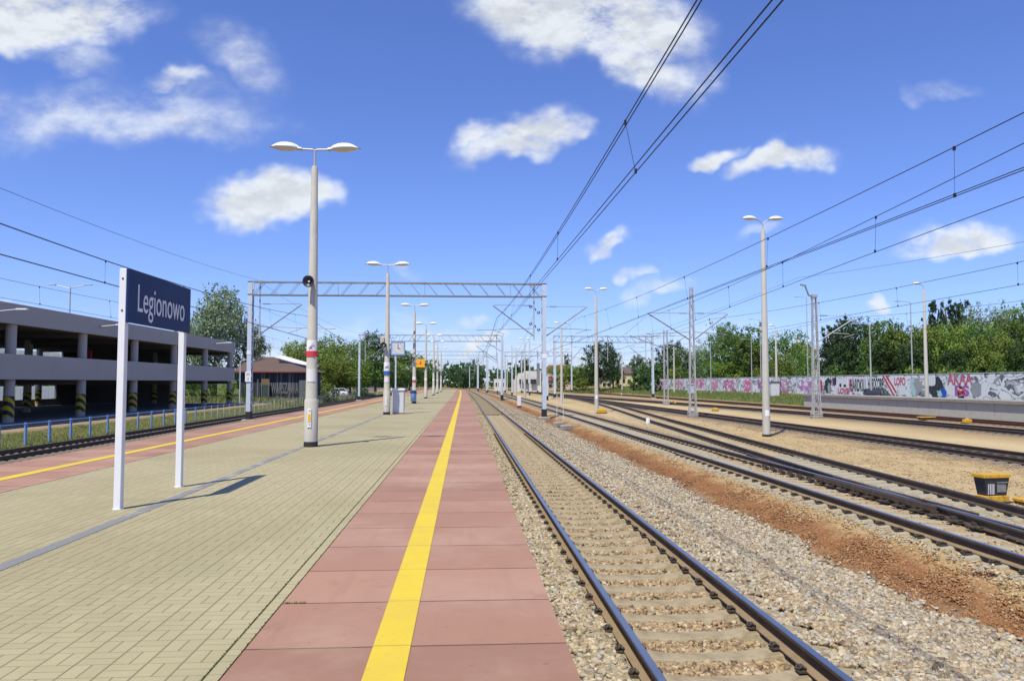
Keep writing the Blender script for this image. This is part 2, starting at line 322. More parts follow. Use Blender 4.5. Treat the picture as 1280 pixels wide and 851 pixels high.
# ------------------------------------------------------------------ mesh builder
class MB:
    def __init__(s): s.v = []; s.f = []; s.mi = []
    def add(s, vs, fs, mi=0):
        o = len(s.v); s.v += [tuple(v) for v in vs]; s.f += [tuple(i+o for i in f) for f in fs]; s.mi += [mi]*len(fs); return s
    def box(s, c, d, rz=0, mi=0, ch=0.):
        x, y, z = d[0]/2, d[1]/2, d[2]/2
        ca, sa = math.cos(rz), math.sin(rz)
        def tr(a): return (c[0]+a[0]*ca-a[1]*sa, c[1]+a[0]*sa+a[1]*ca, c[2]+a[2])
        if ch <= 0:
            vs = [(-x,-y,-z),(x,-y,-z),(x,y,-z),(-x,y,-z),(-x,-y,z),(x,-y,z),(x,y,z),(-x,y,z)]
            return s.add(map(tr, vs), [(0,3,2,1),(4,5,6,7),(0,1,5,4),(1,2,6,5),(2,3,7,6),(3,0,4,7)], mi)
        k = ch; ring = [(-x+k,-y),(x-k,-y),(x,-y+k),(x,y-k),(x-k,y),(-x+k,y),(-x,y-k),(-x,-y+k)]
        ins = [(a*(1-k/max(x,1e-6)) if abs(a)>x-k*1.01 else a, b*(1-k/max(y,1e-6)) if abs(b)>y-k*1.01 else b) for a, b in ring]
        lv = [[(a,b,-z) for a,b in ring],[(a,b,z-k) for a,b in ring],[(a,b,z) for a,b in ins]]
        vs = [tr(p) for L in lv for p in L]; fs = [tuple(range(7,-1,-1)), tuple(range(16,24))]
        for L in range(2):
            for i in range(8): fs.append((L*8+i, L*8+(i+1)%8, L*8+8+(i+1)%8, L*8+8+i))
        return s.add(vs, fs, mi)
    def tube(s, pts, r, n=6, mi=0, caps=True):
        pts = [Vector(p) for p in pts]; rs = r if isinstance(r, (list, tuple)) else [r]*len(pts)
        vs = []; fs = []
        for i, p in enumerate(pts):
            d = (pts[min(i+1, len(pts)-1)]-pts[max(i-1, 0)]).normalized()
            a = Vector((0,0,1)) if abs(d.z) < .9 else Vector((1,0,0))
            e1 = d.cross(a).normalized(); e2 = d.cross(e1)
            for k in range(n):
                t = 2*math.pi*k/n; vs.append(p+(e1*math.cos(t)+e2*math.sin(t))*rs[i])
        for i in range(len(pts)-1):
            for k in range(n):
                a = i*n+k; b = i*n+(k+1)%n; fs.append((a, a+n, b+n, b))
        if caps: fs += [tuple(range(n)), tuple(range((len(pts)-1)*n+n-1, (len(pts)-1)*n-1, -1))]
        return s.add(vs, fs, mi)
    def bar(s, a, b, w, h=None, mi=0):
        h = h or w; a, b = Vector(a), Vector(b); d = (b-a).normalized()
        u = Vector((0,0,1)) if abs(d.z) < .95 else Vector((0,1,0))
        e1 = d.cross(u).normalized()*w/2; e2 = d.cross(e1).normalized()*h/2
        vs = [p+q for p in (a, b) for q in (-e1-e2, e1-e2, e1+e2, -e1+e2)]
        return s.add(vs, [(0,1,2,3),(7,6,5,4),(0,4,5,1),(1,5,6,2),(2,6,7,3),(3,7,4,0)], mi)
    def lathe(s, prof, n=16, c=(0,0,0), axis='z', mi=0):
        vs = []; fs = []
        for (r, z) in prof:
            for k in range(n):
                t = 2*math.pi*k/n; a, b = r*math.cos(t), r*math.sin(t)
                p = (a, b, z) if axis == 'z' else ((a, -z, b) if axis == '-y' else ((z, a, b)))
                vs.append((c[0]+p[0], c[1]+p[1], c[2]+p[2]))
        for i in range(len(prof)-1):
            for k in range(n): fs.append((i*n+k, i*n+(k+1)%n, i*n+n+(k+1)%n, i*n+n+k))
        m_ = len(vs); vs += vs[:n]+vs[m_-n:m_]; fs += [tuple(range(m_+n-1, m_-1, -1)), tuple(range(m_+n, m_+2*n))]
        return s.add(vs, fs, mi)
    def mesh(s, name, mats, smooth=False):
        me = bpy.data.meshes.new(name); me.from_pydata(s.v, [], s.f)
        mats = mats if isinstance(mats, (list, tuple)) else [mats]
        for m in mats: me.materials.append(M[m] if isinstance(m, str) else m)
        if len(mats) > 1: me.polygons.foreach_set('material_index', s.mi)
        if smooth: me.shade_smooth() if hasattr(me, 'shade_smooth') else None
        me.update(); return me
    def obj(s, name, mats, parent=None, smooth=False, loc=(0,0,0), rz=0):
        return link(name, s.mesh(name, mats, smooth), parent, loc, rz)
def link(name, data, parent=None, loc=(0,0,0), rz=0):
    o = bpy.data.objects.new(name, data); COL.objects.link(o); o.location = loc; o.rotation_euler = (0,0,rz)
    if parent: o.parent = parent
    return o
def tag(o, label=None, cat=None, group=None, kind=None):
    if label: o['label'] = label
    if cat: o['category'] = cat
    if group: o['group'] = group
    if kind: o['kind'] = kind
    return o
def thing(name, label, cat, loc=(0,0,0), rz=0, group=None):
    return tag(link(name, None, None, loc, rz), label, cat, group)
def dup(o, parent=None, loc=None, rz=None, label=None, top=True):
    c = o.copy(); COL.objects.link(c); c.parent = parent
    if loc is not None: c.location = loc
    if rz is not None: c.rotation_euler = (0,0,rz)
    if label: c['label'] = label
    for ch in list(o.children): dup(ch, c)
    return c
def npmesh(name, co, faces, k, mats):
    """mesh from numpy arrays, all faces with k corners"""
    me = bpy.data.meshes.new(name); nf = len(faces)
    me.vertices.add(len(co)); me.vertices.foreach_set('co', co.astype(np.float32).ravel())
    me.loops.add(nf*k); me.loops.foreach_set('vertex_index', faces.astype(np.int32).ravel())
    me.polygons.add(nf); me.polygons.foreach_set('loop_start', np.arange(0, nf*k, k, dtype=np.int32))
    me.polygons.foreach_set('loop_total', np.full(nf, k, dtype=np.int32))
    me.update(calc_edges=True); me.materials.append(M[mats]); return me
# ------------------------------------------------------------------ lie of the land
def dX(Y):                                  # the line bends slowly to the left up the track
    if Y < 90: return 0.
    if Y <= 300: return -(Y-90)**2/14000
    return -3.15-.03*(Y-300)-(Y-300)**2/3000
PL = .78                                    # platform height above rail top
HX = [(-400,0),(-60,0),(-26,-.02),(-23,-.12),(-21,-.5),(-19.6,-.62),(-16.9,-.62),(-14,-.62),(-9.4,-.5),(-8.8,-.5),(.3,-.35),(.6,-.215),(1.62,-.215),(1.78,-.285),(2.92,-.285),(3.08,-.215),(4.0,-.215),(5.4,-.42),(6.2,-.42),(7.0,-.235),(31,-.235),(34.6,-.235)]
HN = HX+[(36.2,-.2),(39.4,-.2),(39.6,.3),(45.4,.3),(60,.5),(400,.5)]
HF = HX+[(36.2,-.12),(38,.25),(43,.45),(45,.85),(60,.7),(400,.5)]
def H(lat, Y):
    a = np.interp(lat, [p[0] for p in HN], [p[1] for p in HN]); b = np.interp(lat, [p[0] for p in HF], [p[1] for p in HF])
    k = min(1, max(0, (Y-80)/2.)); return a*(1-k)+b*k
def build_ground():
    xs = sorted(set([-1500,-700,-400,-200,-100,-60,-46,-36]+[p[0] for p in HN]+[p[0] for p in HF]+list(np.arange(-26,-8,.8))+list(np.arange(0.6,16,.35))+list(np.arange(16,50,1.))+[70,100,200,400,700,1500]))
    ys = sorted(set([-60,-20]+list(np.arange(-4,30,.45))+list(np.arange(30,80,1.2))+[80,82]+list(np.arange(84,330,6))+list(np.arange(330,700,25))+[800,1000,1500,2500,4000]))
    rng = np.random.RandomState(4); nx, ny = len(xs), len(ys)
    co = np.zeros((ny, nx, 3)); lat = np.zeros((ny, nx))
    for j, Y in enumerate(ys):
        for i, x in enumerate(xs):
            near = 1 if abs(x) < 60 else 0
            z = float(H(x, Y))
            if near and (x > .6 or x < -9.1) and x < 35: z += (rng.rand()-.6)*.045
            co[j, i] = (x+dX(min(Y, 700))*near, Y, z); lat[j, i] = x
    idx = np.arange(nx*ny).reshape(ny, nx)
    f = np.stack([idx[:-1,:-1], idx[:-1,1:], idx[1:,1:], idx[1:,:-1]], -1).reshape(-1, 4)
    me = npmesh('ground', co.reshape(-1, 3), f, 4, 'ground')
    a = me.attributes.new('lat', 'FLOAT', 'POINT'); a.data.foreach_set('value', lat.ravel().astype(np.float32))
    me.polygons.foreach_set('use_smooth', [True]*len(me.polygons))
    tag(link('ground', me), kind='structure')
build_ground()
def strip(name, x0, x1, z0, z1, m, Y0=-12, Y1=172, step=4.):
    """a long slab that follows the bend of the line"""
    b = MB(); n = int((Y1-Y0)/step)+1; ys = [Y0+(Y1-Y0)*i/n for i in range(n+1)]
    for Y in ys: d = dX(Y); b.v += [(x0+d,Y,z0),(x1+d,Y,z0),(x1+d,Y,z1),(x0+d,Y,z1)]
    for i in range(n):
        a = 4*i
        for k in range(4): b.f.append((a+k, a+(k+1)%4, a+4+(k+1)%4, a+4+k))
    b.f += [(0,3,2,1), (4*n,4*n+1,4*n+2,4*n+3)]; b.mi = [0]*len(b.f)
    return tag(b.obj(name, m), kind='structure')
strip('platform_wall', -8.92, .55, -.6, .66, 'concrete_dark')
strip('platform_paving_path', -6.70, -1.412, .662, PL, 'paver')
strip('platform_kerb_edging', -1.40, -1.318, .662, PL+.001, 'paver')
strip('platform_edge_slab_path', -1.308, .635, .662, PL, 'slab')
strip('platform_edge_slab_path', -9.0, -6.72, .662, PL, 'slab')
strip('platform_marking_line', -.545, -.318, PL+.003, PL+.006, 'ystripe')
strip('platform_marking_line', -7.76, -7.53, PL+.003, PL+.006, 'ystripe')
strip('platform_drain_channel', -4.07, -3.93, PL+.002, PL+.005, 'drain')
# ------------------------------------------------------------------ railway tracks
PROF = [(-.075,-.172),(.075,-.172),(.075,-.160),(.012,-.135),(.010,-.052),(.037,-.036),(.037,-.006),(.026,0),(-.026,0),(-.037,-.006),(-.037,-.036),(-.010,-.052),(-.012,-.135),(-.075,-.160)]
def rail_mesh(path, off, z, mats):
    b = MB(); n = len(PROF); k = len(path)
    for i, (x, y) in enumerate(path):
        x0, y0 = path[max(i-1,0)]; x1, y1 = path[min(i+1,k-1)]; d = Vector((x1-x0, y1-y0)).normalized(); nx, ny = d.y, -d.x
        for (px, pz) in PROF: b.v.append((x+nx*(off+px), y+ny*(off+px), z+pz))
    for i in range(k-1):
        for j in range(n):
            a = i*n+j; c = i*n+(j+1)%n; b.f.append((a, c, c+n, a+n)); b.mi.append(1 if j in (6,7,8) else (2 if j in (1,2,13,12) else 0))
    b.f += [tuple(range(n-1,-1,-1)), tuple(range((k-1)*n, k*n))]; b.mi += [0,0]
    return b.mesh('rail', mats)
def sleeper_mesh(L, m, thick=.10, dip=.05):
    b = MB(); xs = [-L/2, -L/2+.03, -1.0, -.9, -.62, -.35, 0, .35, .62, .9, 1.0, L/2-.03, L/2]; n = len(xs)
    for x in xs:
        t = -dip if abs(x) < .4 else (-dip*.35 if abs(x) < .7 else (0 if abs(x) < 1.02 else -.03))
        if abs(abs(x)-L/2) < 1e-6: t = -.07
        hw = .105 if abs(x) < .4 else .125
        b.v += [(x,-hw-.03,-thick),(x,-hw,t-.012),(x,-hw+.015,t),(x,hw-.015,t),(x,hw,t-.012),(x,hw+.03,-thick)]
    for i in range(n-1):
        for j in range(5): a = i*6+j; b.f.append((a, a+6, a+7, a+1)); b.mi.append(0)
    b.f += [(0,1,2,3,4,5), tuple(range((n-1)*6+5, (n-1)*6-1, -1))]; b.mi += [0,0]
    return b.mesh('sleeper', m)
def clip_mesh():
    b = MB(); b.box((.0,0,.012), (.10,.13,.024)); b.tube([(0,0,.01),(0,0,.075)], .018, 6); b.tube([(0,0,.04),(0,0,.062)], .032, 6)
    pts = [(-.05+.1*i/8*1.0, .05*math.sin(math.pi*i/8*2), .035+.035*math.sin(math.pi*i/8)) for i in range(9)]
    b.tube(pts, .011, 5); b.tube([(p[0], -p[1], p[2]) for p in pts], .011, 5)
    return b.mesh('rail_clip', 'iron')
CLIP = clip_mesh()
CLIP.transform(Matrix.Diagonal((.82,.82,.74,1)))
def resample(ctrl, Y0, Y1):
    ys = []; y = Y0
    while y < Y1: ys.append(y); y += 1.5 if y < 60 else (4 if y < 200 else 10)
    ys.append(Y1); c = np.array(ctrl, float)
    # smooth interpolation through the control points (cubic Hermite)
    X, Yc = c[:,0], c[:,1]; s = np.gradient(X, Yc); out = []
    for y in ys:
        i = min(max(int(np.searchsorted(Yc, y))-1, 0), len(Yc)-2); h = Yc[i+1]-Yc[i]; t = min(max((y-Yc[i])/h, -.5), 1.5)
        x = (2*t**3-3*t*t+1)*X[i]+(t**3-2*t*t+t)*h*s[i]+(-2*t**3+3*t*t)*X[i+1]+(t**3-t*t)*h*s[i+1]
        if t in (-.5, 1.5): x = X[0]+s[0]*(y-Yc[0]) if t < 0 else X[-1]+s[-1]*(y-Yc[-1])
        out.append((x, y))
    return out
def lateral(path, y):
    a = np.array(path); return float(np.interp(y, a[:,1], a[:,0]))
def track(label, path, z, sm, railmats, pitch=.6, L=2.5, ys0=None, ys1=None, nclip=0, zs=-.172, wide=None):
    t = thing('railway_track', label, 'railway track', group='railway tracks')
    for s in (-1, 1): link('rail', rail_mesh(path, s*.7525, z, railmats), t)
    base = sleeper_mesh(L, sm); y = path[0][1]+.2 if ys0 is None else ys0; y1 = path[-1][1] if ys1 is None else ys1; i = 0
    far = MB(); rnd = random.Random(7)
    while y < y1:
        x = lateral(path, y); x2 = lateral(path, y+.5); rz = -math.atan2(x2-x, .5)
        if i < 100:
            o = link('sleeper', base, t, (x, y, z+zs-.004+rnd.uniform(-.006,.004)), rz+rnd.uniform(-.006,.006))
            if wide and y < wide[0]: o.location.x += wide[1]; o.scale.x = wide[2]
            if i < nclip:
                for s in (-1, 1):
                    for q in (-1, 1): link('rail_clip', CLIP, o, ((s*.7525-(wide[1] if wide and y < wide[0] else 0))/(o.scale.x)+q*.105, 0, .004), 0 if q > 0 else math.pi)
        else:
            far.box((x, y, z+zs-.075), (L, .22, .1), rz)
        y += pitch*rnd.uniform(.985, 1.015); i += 1
    if far.v: tag(far.obj('sleepers', sm, t), kind='stuff')
    return t
YEND = 520
def par(c, Y0=-6, Y1=YEND):            # track parallel to the main line
    ys = list(range(int(Y0), 90, 12))+list(range(90, int(Y1)+1, 15)); return resample([(c+dX(y), y) for y in ys], Y0, Y1)
A_ = par(2.35); B_ = par(8.45); L_ = par(-18.2, 10)
C_ = resample([(9.0,0),(9.35,5),(9.62,10),(9.92,14.5),(10.32,20),(10.82,26),(11.38,33),(11.98,40),(12.70,49),(14.0,63),(15.2,76),(17.0,100),(17.95,121),(18.1,140)], 2, 138)
D_ = resample([(18.3,5),(18.3,60),(18.25,100),(18.1,140),(17.2,200),(15.2,270),(12,340),(4,420),(-9,520)], 5, YEND)
E_ = resample([(27.7,20),(27.6,52),(26.9,66),(25.2,89),(22.5,118),(20.2,150),(18.6,180),(17.6,205)], 20, 200)
F_ = resample([(33.2,25),(33.1,60),(32.9,80),(32.6,116),(31.5,160),(29.5,210),(26,270),(21,330)], 25, 330)
SHINY = ['rail', 'rail_top', 'rail_foot']; DULL = ['rail', 'rail_top_dull', 'rail']; RUST = ['rail_rust', 'rail_rust', 'rail_rust']
track('nearest railway track beside the red platform edge, polished rails on beige sleepers', A_, 0, 'sleeper', SHINY, nclip=60, ys0=2.6)
tB = track('second railway track from the platform, polished rails on grey sleepers', B_, 0, 'sleeper_grey', SHINY, nclip=60, ys0=6.4, wide=(27, .95, 1.78))
tC = track('dark railed branch track splitting off the second track by the yellow and black box', C_, 0, 'sleeper', ['rail','rail_top_dull','rail'], nclip=40, ys0=27.1)
track('dark railed track in tan gravel between the lattice masts and the branch track', D_, 0, 'sleeper_dark', DULL, ys0=12)
track('dark railed track passing behind the lattice mast with the bent top arm', E_, 0, 'sleeper_dark', DULL, ys0=24)
track('rusty railway track at the foot of the low concrete platform', F_, -.02, 'sleeper_dark', RUST, ys0=28)
track('railway track left of the platform beside the low blue fence', L_, -.4, 'sleeper_dark', ['rail','rail_top_dull','rail'], ys0=14)
# the crossing of the branch: wing rails, slide plates
for k, y in enumerate(np.arange(13.2, 23.4, .6)):
    b = MB(); b.box((9.22+.006*(y-16), y, -.158), (.62, .2, .026), .05); b.box((9.06, y+.03, -.12), (.12,.1,.06)); b.box((9.48+.02*(y-16), y+.03, -.12), (.12,.1,.06)); b.obj('slide_plate', 'iron', tB)
b = MB(); b.bar((9.06,14.4,-.05), (9.02,19.4,-.05), .06, .1); b.bar((9.36,13.6,-.05), (9.42,19.2,-.05), .06, .1)
b.bar((9.10,14.6,-.11), (9.08,19.2,-.11), .1, .05); b.obj('wing_rail', ['rail'], tB)
# ------------------------------------------------------------------ loose ballast
def stones(name, pts, sizes, m, seed, label=None):
    rng = np.random.RandomState(seed); n = len(pts)
    cube = np.array([(-1,-1,-1),(1,-1,-1),(1,1,-1),(-1,1,-1),(-1,-1,1),(1,-1,1),(1,1,1),(-1,1,1)], float)
    v = cube[None]*(.32+.95*rng.rand(n, 8, 3))*.5
    v *= np.stack([.8+.6*rng.rand(n), .8+.6*rng.rand(n), .55+.5*rng.rand(n)], -1)[:, None, :]
    a = rng.rand(n)*6.28; tl = (rng.rand(n)-.5)*1.6; ca, sa, ct, st = np.cos(a), np.sin(a), np.cos(tl), np.sin(tl)
    x = v[...,0]; y = v[...,1]*ct[:,None]-v[...,2]*st[:,None]; z = v[...,1]*st[:,None]+v[...,2]*ct[:,None]
    xr = x*ca[:,None]-y*sa[:,None]; yr = x*sa[:,None]+y*ca[:,None]
    co = np.stack([xr, yr, z], -1)*sizes[:,None,None]+pts[:,None,:]
    q = np.array([(0,3,2,1),(4,5,6,7),(0,1,5,4),(1,2,6,5),(2,3,7,6),(3,0,4,7)])
    f = (np.arange(n)[:,None,None]*8+q[None]).reshape(-1, 4)
    o = link(name, npmesh(name, co.reshape(-1, 3), f, 4, m)); tag(o, kind='stuff')
    if label: tag(o, label, 'ballast')
    return o
def sample(n, x0, x1, y0, y1, seed, fall=9.):
    """more points near, thinning with distance"""
    rng = np.random.RandomState(seed); u = rng.rand(n); k0, k1 = 1/(y0+fall), 1/(y1+fall)
    y = 1/(k0+(k1-k0)*u)-fall; return x0+(x1-x0)*rng.rand(n), y, rng
def zground(x, y): return np.interp(x, [p[0] for p in HN], [p[1] for p in HN])
def wob(y, s): return .28*np.sin(y*.9+s)+.17*np.sin(y*2.3+s*2)+.1*np.sin(y*5.1+s*3)
SLY = []                                  # sleeper positions of the near track keep clear of stones
SLY = np.array(sorted(o.location.y for o in COL.objects if o.name.startswith('sleeper') and o.parent and o.parent.name == 'railway_track' and o.type == 'MESH' and 'kind' not in o.keys()))
def nearest(y):
    i = np.clip(np.searchsorted(SLY, y), 1, len(SLY)-1); return np.minimum(abs(y-SLY[i]), abs(y-SLY[i-1]))
# between the rails: brown stones in the cribs
x, y, g = sample(56000, 1.0, 3.78, 3.2, 105, 1); dd = nearest(y); keep = (dd > .135) & (abs(x-1.6) > .10) & (abs(x-3.1) > .10); x, y, dd = x[keep], y[keep], dd[keep]
sz = .030+.030*g.rand(len(x)); mid = np.abs(x-2.35) < .72
z = np.where(mid, -.272, -.215)+g.rand(len(x))*.025; pts = np.stack([x, y, z], -1)
stones('crib_ballast', pts[mid], sz[mid], 'st_brown', 11, 'brown stones filling the gaps between the sleepers of the nearest track')
e1 = ~mid; sh = [pts[e1]]; ss = [sz[e1]]
# shoulders: pale stones that half bury the sleeper ends
x, y, g = sample(25000, .66, 1.46, 3.2, 105, 2); dd = nearest(y); k = (dd > .12) | (g.rand(len(x)) < .22); x, y = x[k], y[k]
sh.append(np.stack([x, y, -.205+g.rand(len(x))*.03], -1)); ss.append(.032+.032*g.rand(len(x)))
x, y, g = sample(92000, 3.3, 6.3, 3.2, 75, 3); lim = 5.70+wob(y, 1.)*.5+.12*g.randn(len(y)); dd = nearest(y)
k = (x < lim) & ((x > 3.62) | (dd > .13)) & ~((x < 3.24)) & ((x > 3.75) | (dd > .12) | (g.rand(len(x)) < .3)); x, y = x[k], y[k]
hump = .05*np.exp(-((x-4.6)/.7)**2)
sh.append(np.stack([x, y, zground(x, y)+hump+g.rand(len(x))*.035], -1)); ss.append(.030+.040*g.rand(len(x))**1.5)
stones('grey_ballast', np.concatenate(sh), np.concatenate(ss), 'st_grey', 12, 'pale grey crushed stone along both sides of the nearest track')
x, y, g = sample(11000, 3.5, 4.9, 4, 60, 8); k = g.rand(len(x)) < np.exp(-((x-4.05-.12*np.sin(y*1.3))/.3)**2)*(.55+.45*np.sin(y*.8+1)); x, y = x[k], y[k]
stones('brown_ballast', np.stack([x, y, zground(x, y)+.028+g.rand(len(x))*.02], -1), .026+.03*g.rand(len(x)), 'st_brown', 18, 'streak of browner stones right of the nearest track')
x, y, g = sample(46000, 5.0, 8.2, 6.5, 60, 4); lo = 5.58+wob(y, 1.)*.5+.08*g.randn(len(y)); hi = 6.74+.5*wob(y, 4.)+.012*y+.12*g.randn(len(y)); k = (x > lo) & (x < hi) & (x < 7.1); x, y = x[k], y[k]
stones('rust_ballast', np.stack([x, y, zground(x, y)+g.rand(len(x))*.02-.012], -1), .016+.022*g.rand(len(x))**2, 'st_rust', 13, 'rust brown gravel strip between the two nearest tracks')
x, y, g = sample(52000, 6.3, 20, 7.5, 60, 5); lo = 6.66+.5*wob(y, 4.)+.012*y+.10*g.randn(len(y)); k = (x > lo) | (x > 7.1)
B0 = ((x > 7.15) & (x < 11.5) & (y < 27)); near_rail = np.zeros(len(x), bool)
for pth in (B_, C_, D_):
    a = np.array(pth); c = np.interp(y, a[:,1], a[:,0]); near_rail |= (x-c > -1.0) & (x-c < 1.22) & (y > pth[0][1])
k &= ~near_rail & ~(B0 & (x > 7.42) & (x < 11.1)); x, y = x[k], y[k]
stones('tan_gravel', np.stack([x, y, zground(x, y)+g.rand(len(x))*.02-.008+np.where((x > 6.9) & (x < 7.5), .05, 0)], -1), .018+.026*g.rand(len(x))**2, 'st_tan', 14, 'tan gravel spread around the second and branch tracks')
x, y, g = sample(6000, 7.7, 11.2, 8.5, 45, 6)
stones('sleeper_gravel', np.stack([x, y, np.full(len(x), -.25)+g.rand(len(x))*.03], -1), .018+.022*g.rand(len(x)), 'st_tan', 15, 'tan gravel lying between sleepers of the second track')
# ------------------------------------------------------------------ station name sign
def text_mesh(txt, size, m, parent, name, mw, sx=1., ext=.002, bold=0.):
    cu = bpy.data.curves.new(name, 'FONT'); cu.body = txt; cu.size = size; cu.align_x = 'CENTER'; cu.align_y = 'CENTER'; cu.extrude = ext; cu.offset = bold; cu.resolution_u = 4
    tmp = bpy.data.objects.new(name, cu); COL.objects.link(tmp); dg = bpy.context.evaluated_depsgraph_get()
    me = bpy.data.meshes.new_from_object(tmp.evaluated_get(dg)); bpy.data.objects.remove(tmp)
    me.materials.clear(); me.materials.append(M[m]); me.transform(Matrix.Diagonal((sx,1,1,1)))
    o = link(name, me, parent); o.matrix_local = mw; return o
FACE_X = Matrix(((0,0,1,0),(1,0,0,0),(0,1,0,0),(0,0,0,1)))      # text that reads from +X, running along +Y
FACE_CAM = Matrix(((1,0,0,0),(0,0,-1,0),(0,1,0,0),(0,0,0,1)))   # text that reads from -Y
p0, p1 = Vector((-4.36,10.12,PL)), Vector((-4.37,12.2,PL))
s = thing('station_sign', 'dark blue station name board on two white posts', 'sign', ((p0+p1)/2).to_tuple())
LY = (p1-p0).length
for q in (-1, 1):
    b = MB(); b.box((0, q*LY/2, 1.53 if q < 0 else 1.53), (.088,.10,3.06), ch=.006); b.tube([(0, q*LY/2, 0),(0, q*LY/2, .012)], .07, 8)
    o = b.obj('post', 'white_paint', s)
    k = MB()
    for z in (2.52, 2.93): k.tube([(.0, q*LY/2-.056, z), (.0, q*LY/2-.047, z)], .013, 8)
    if q < 0: k.obj('bolt', 'iron', o)
b = MB(); b.box((.063, .02, 2.715), (.034, LY+.14, .69), ch=.004); bd = b.obj('name_board', 'navy', s)
text_mesh('Legionowo', .52, 'lettering', bd, 'lettering', Matrix.Translation((.081, 0.02, 2.69)) @ FACE_X, .74)
# ------------------------------------------------------------------ platform lamps
def lamp_head(b, g, x, z, s, ln=.74):
    """b: white shell, g: glass bowl; s = outward direction along x"""
    n = 9; m = 10
    for (bb, sgn, hh, zz) in ((b, 1, .125, 0), (g, -1, .07, -.004)):
        vs = []; fs = []
        for i in range(n):
            t = i/(n-1); w = .155*math.sin(math.pi*min(1, .16+.84*t)**.8)**.55 if t < 1 else .02
            w = max(.03, .16*(1-abs(2*t-.95)**2.6)); h = hh*(1-abs(2*t-.85)**2.4)+.012
            for k in range(m+1):
                a = math.pi*k/m; vs.append((x+s*ln*t, math.cos(a)*w, z+zz+sgn*math.sin(a)*h+.02*t))
        for i in range(n-1):
            for k in range(m):
                a = i*(m+1)+k; fs.append((a, a+1, a+m+2, a+m+1))
        bb.add(vs, fs)
def double_lamp(name, label, loc, hpole, hbase, r0, r1, arm, curved=False, group=None, rz=0, heads=2, cat='lamp post', stem=.42):
    t = thing(name, label, cat, loc, rz, group)
    b = MB(); b.lathe([(r0*1.16,.12),(r0*1.16,hbase),(r0*1.02,hbase+.03),(r0,hbase+.04),(r1,hpole-.06),(r1*.75,hpole)] if hbase else [(r0,.0),(r1,hpole-.06),(r1*.75,hpole)], 16)
    b.obj('column', 'yard_concrete' if curved else 'concrete', t, smooth=True)
    if hbase: k = MB(); k.lathe([(r0*1.19,0),(r0*1.19,.13)], 16); k.obj('base_band', 'black_base', t)
    zt = hpole+stem
    a = MB(); a.tube([(0,0,hpole-.05),(0,0,zt)], .028, 8)
    sides = (-1, 1) if heads == 2 else (-1,)
    for s_ in sides:
        if curved: a.tube([(0,0,zt-.05),(s_*.12,0,zt+.12),(s_*.3,0,zt+.2),(s_*arm,0,zt+.22)], .024, 6)
        else: a.tube([(0,0,zt-.02),(s_*.06,0,zt+.01),(s_*arm,0,zt+.02)], .026, 6)
    a.obj('bracket_arm', 'galv_grey', t)
    for s_ in sides:
        zz = zt+(.22 if curved else .02)
        hb, gb, cb = MB(), MB(), MB(); lamp_head(hb, gb, s_*(arm-.02), zz+.03, s_)
        cb.tube([(s_*(arm-.1),0,zz),(s_*(arm+.02),0,zz+.02)], .05, 8)
        o = hb.obj('lamp_head', 'lamp_white', t, smooth=True); gb.obj('glass_bowl', 'lamp_glass', o, smooth=True); cb.obj('collar', 'galv_grey', o)
    return t
def horn(parent, z, r0, ang, sc=1.):
    h = thing('loudspeaker', None, None); h.parent = parent
    b = MB(); b.lathe([(.03,-.20),(.05,-.16),(.05,-.08),(.075,-.06),(.135*sc,.06),(.15*sc,.075),(.135*sc,.072),(.04,-.02)], 18, axis='-y')
    h2 = b.obj('loudspeaker', 'black_plastic', parent, smooth=True); h2.location = (math.sin(ang)*(r0+.17), -math.cos(ang)*(r0+.17), z); h2.rotation_euler = (R(8), 0, ang)
    bpy.data.objects.remove(h)
    k = MB(); k.lathe([(.028,0),(.028,.02)], 10, axis='-y'); k.obj('dome', 'sign_white', h2, loc=(0,-.01,0))
    f = MB(); f.bar((0,.12,0),(0,.26,0),.04,.06); f.obj('bracket', 'iron', h2)
def curved_plate(r, z0, z1, half, ang, th=.006, n=8):
    b = MB(); vs = []
    for z in (z0, z1):
        for i in range(n+1):
            a = ang-half+2*half*i/n; vs += [((r)*math.sin(a), -(r)*math.cos(a), z), ((r+th)*math.sin(a), -(r+th)*math.cos(a), z)]
    fs = []; q = 2*(n+1)
    for i in range(n):
        a = 2*i; fs += [(a+1, a+3, a+3+q, a+1+q), (a, a+q, a+2+q, a+2), (a, a+2, a+3, a+1), (a+q, a+1+q, a+3+q, a+2+q)]
    fs += [(0,1,1+q,q), (2*n, 2*n+q, 2*n+1+q, 2*n+1)]
    return b.add(vs, fs)
LAMPY = [19.6, 38.9, 59.5, 78.2, 97.2, 113.5, 133]
LLAB = ['nearest platform lamp post, with a red and white no smoking plate and a horn', 'concrete platform lamp post with the grey cabinet at its foot', 'platform lamp post with the blue litter bin strapped to its foot',
        'platform lamp post carrying the yellow board', 'fifth platform lamp post from the camera', 'sixth platform lamp post from the camera', 'farthest platform lamp post, where the paving ends']
lamps = []
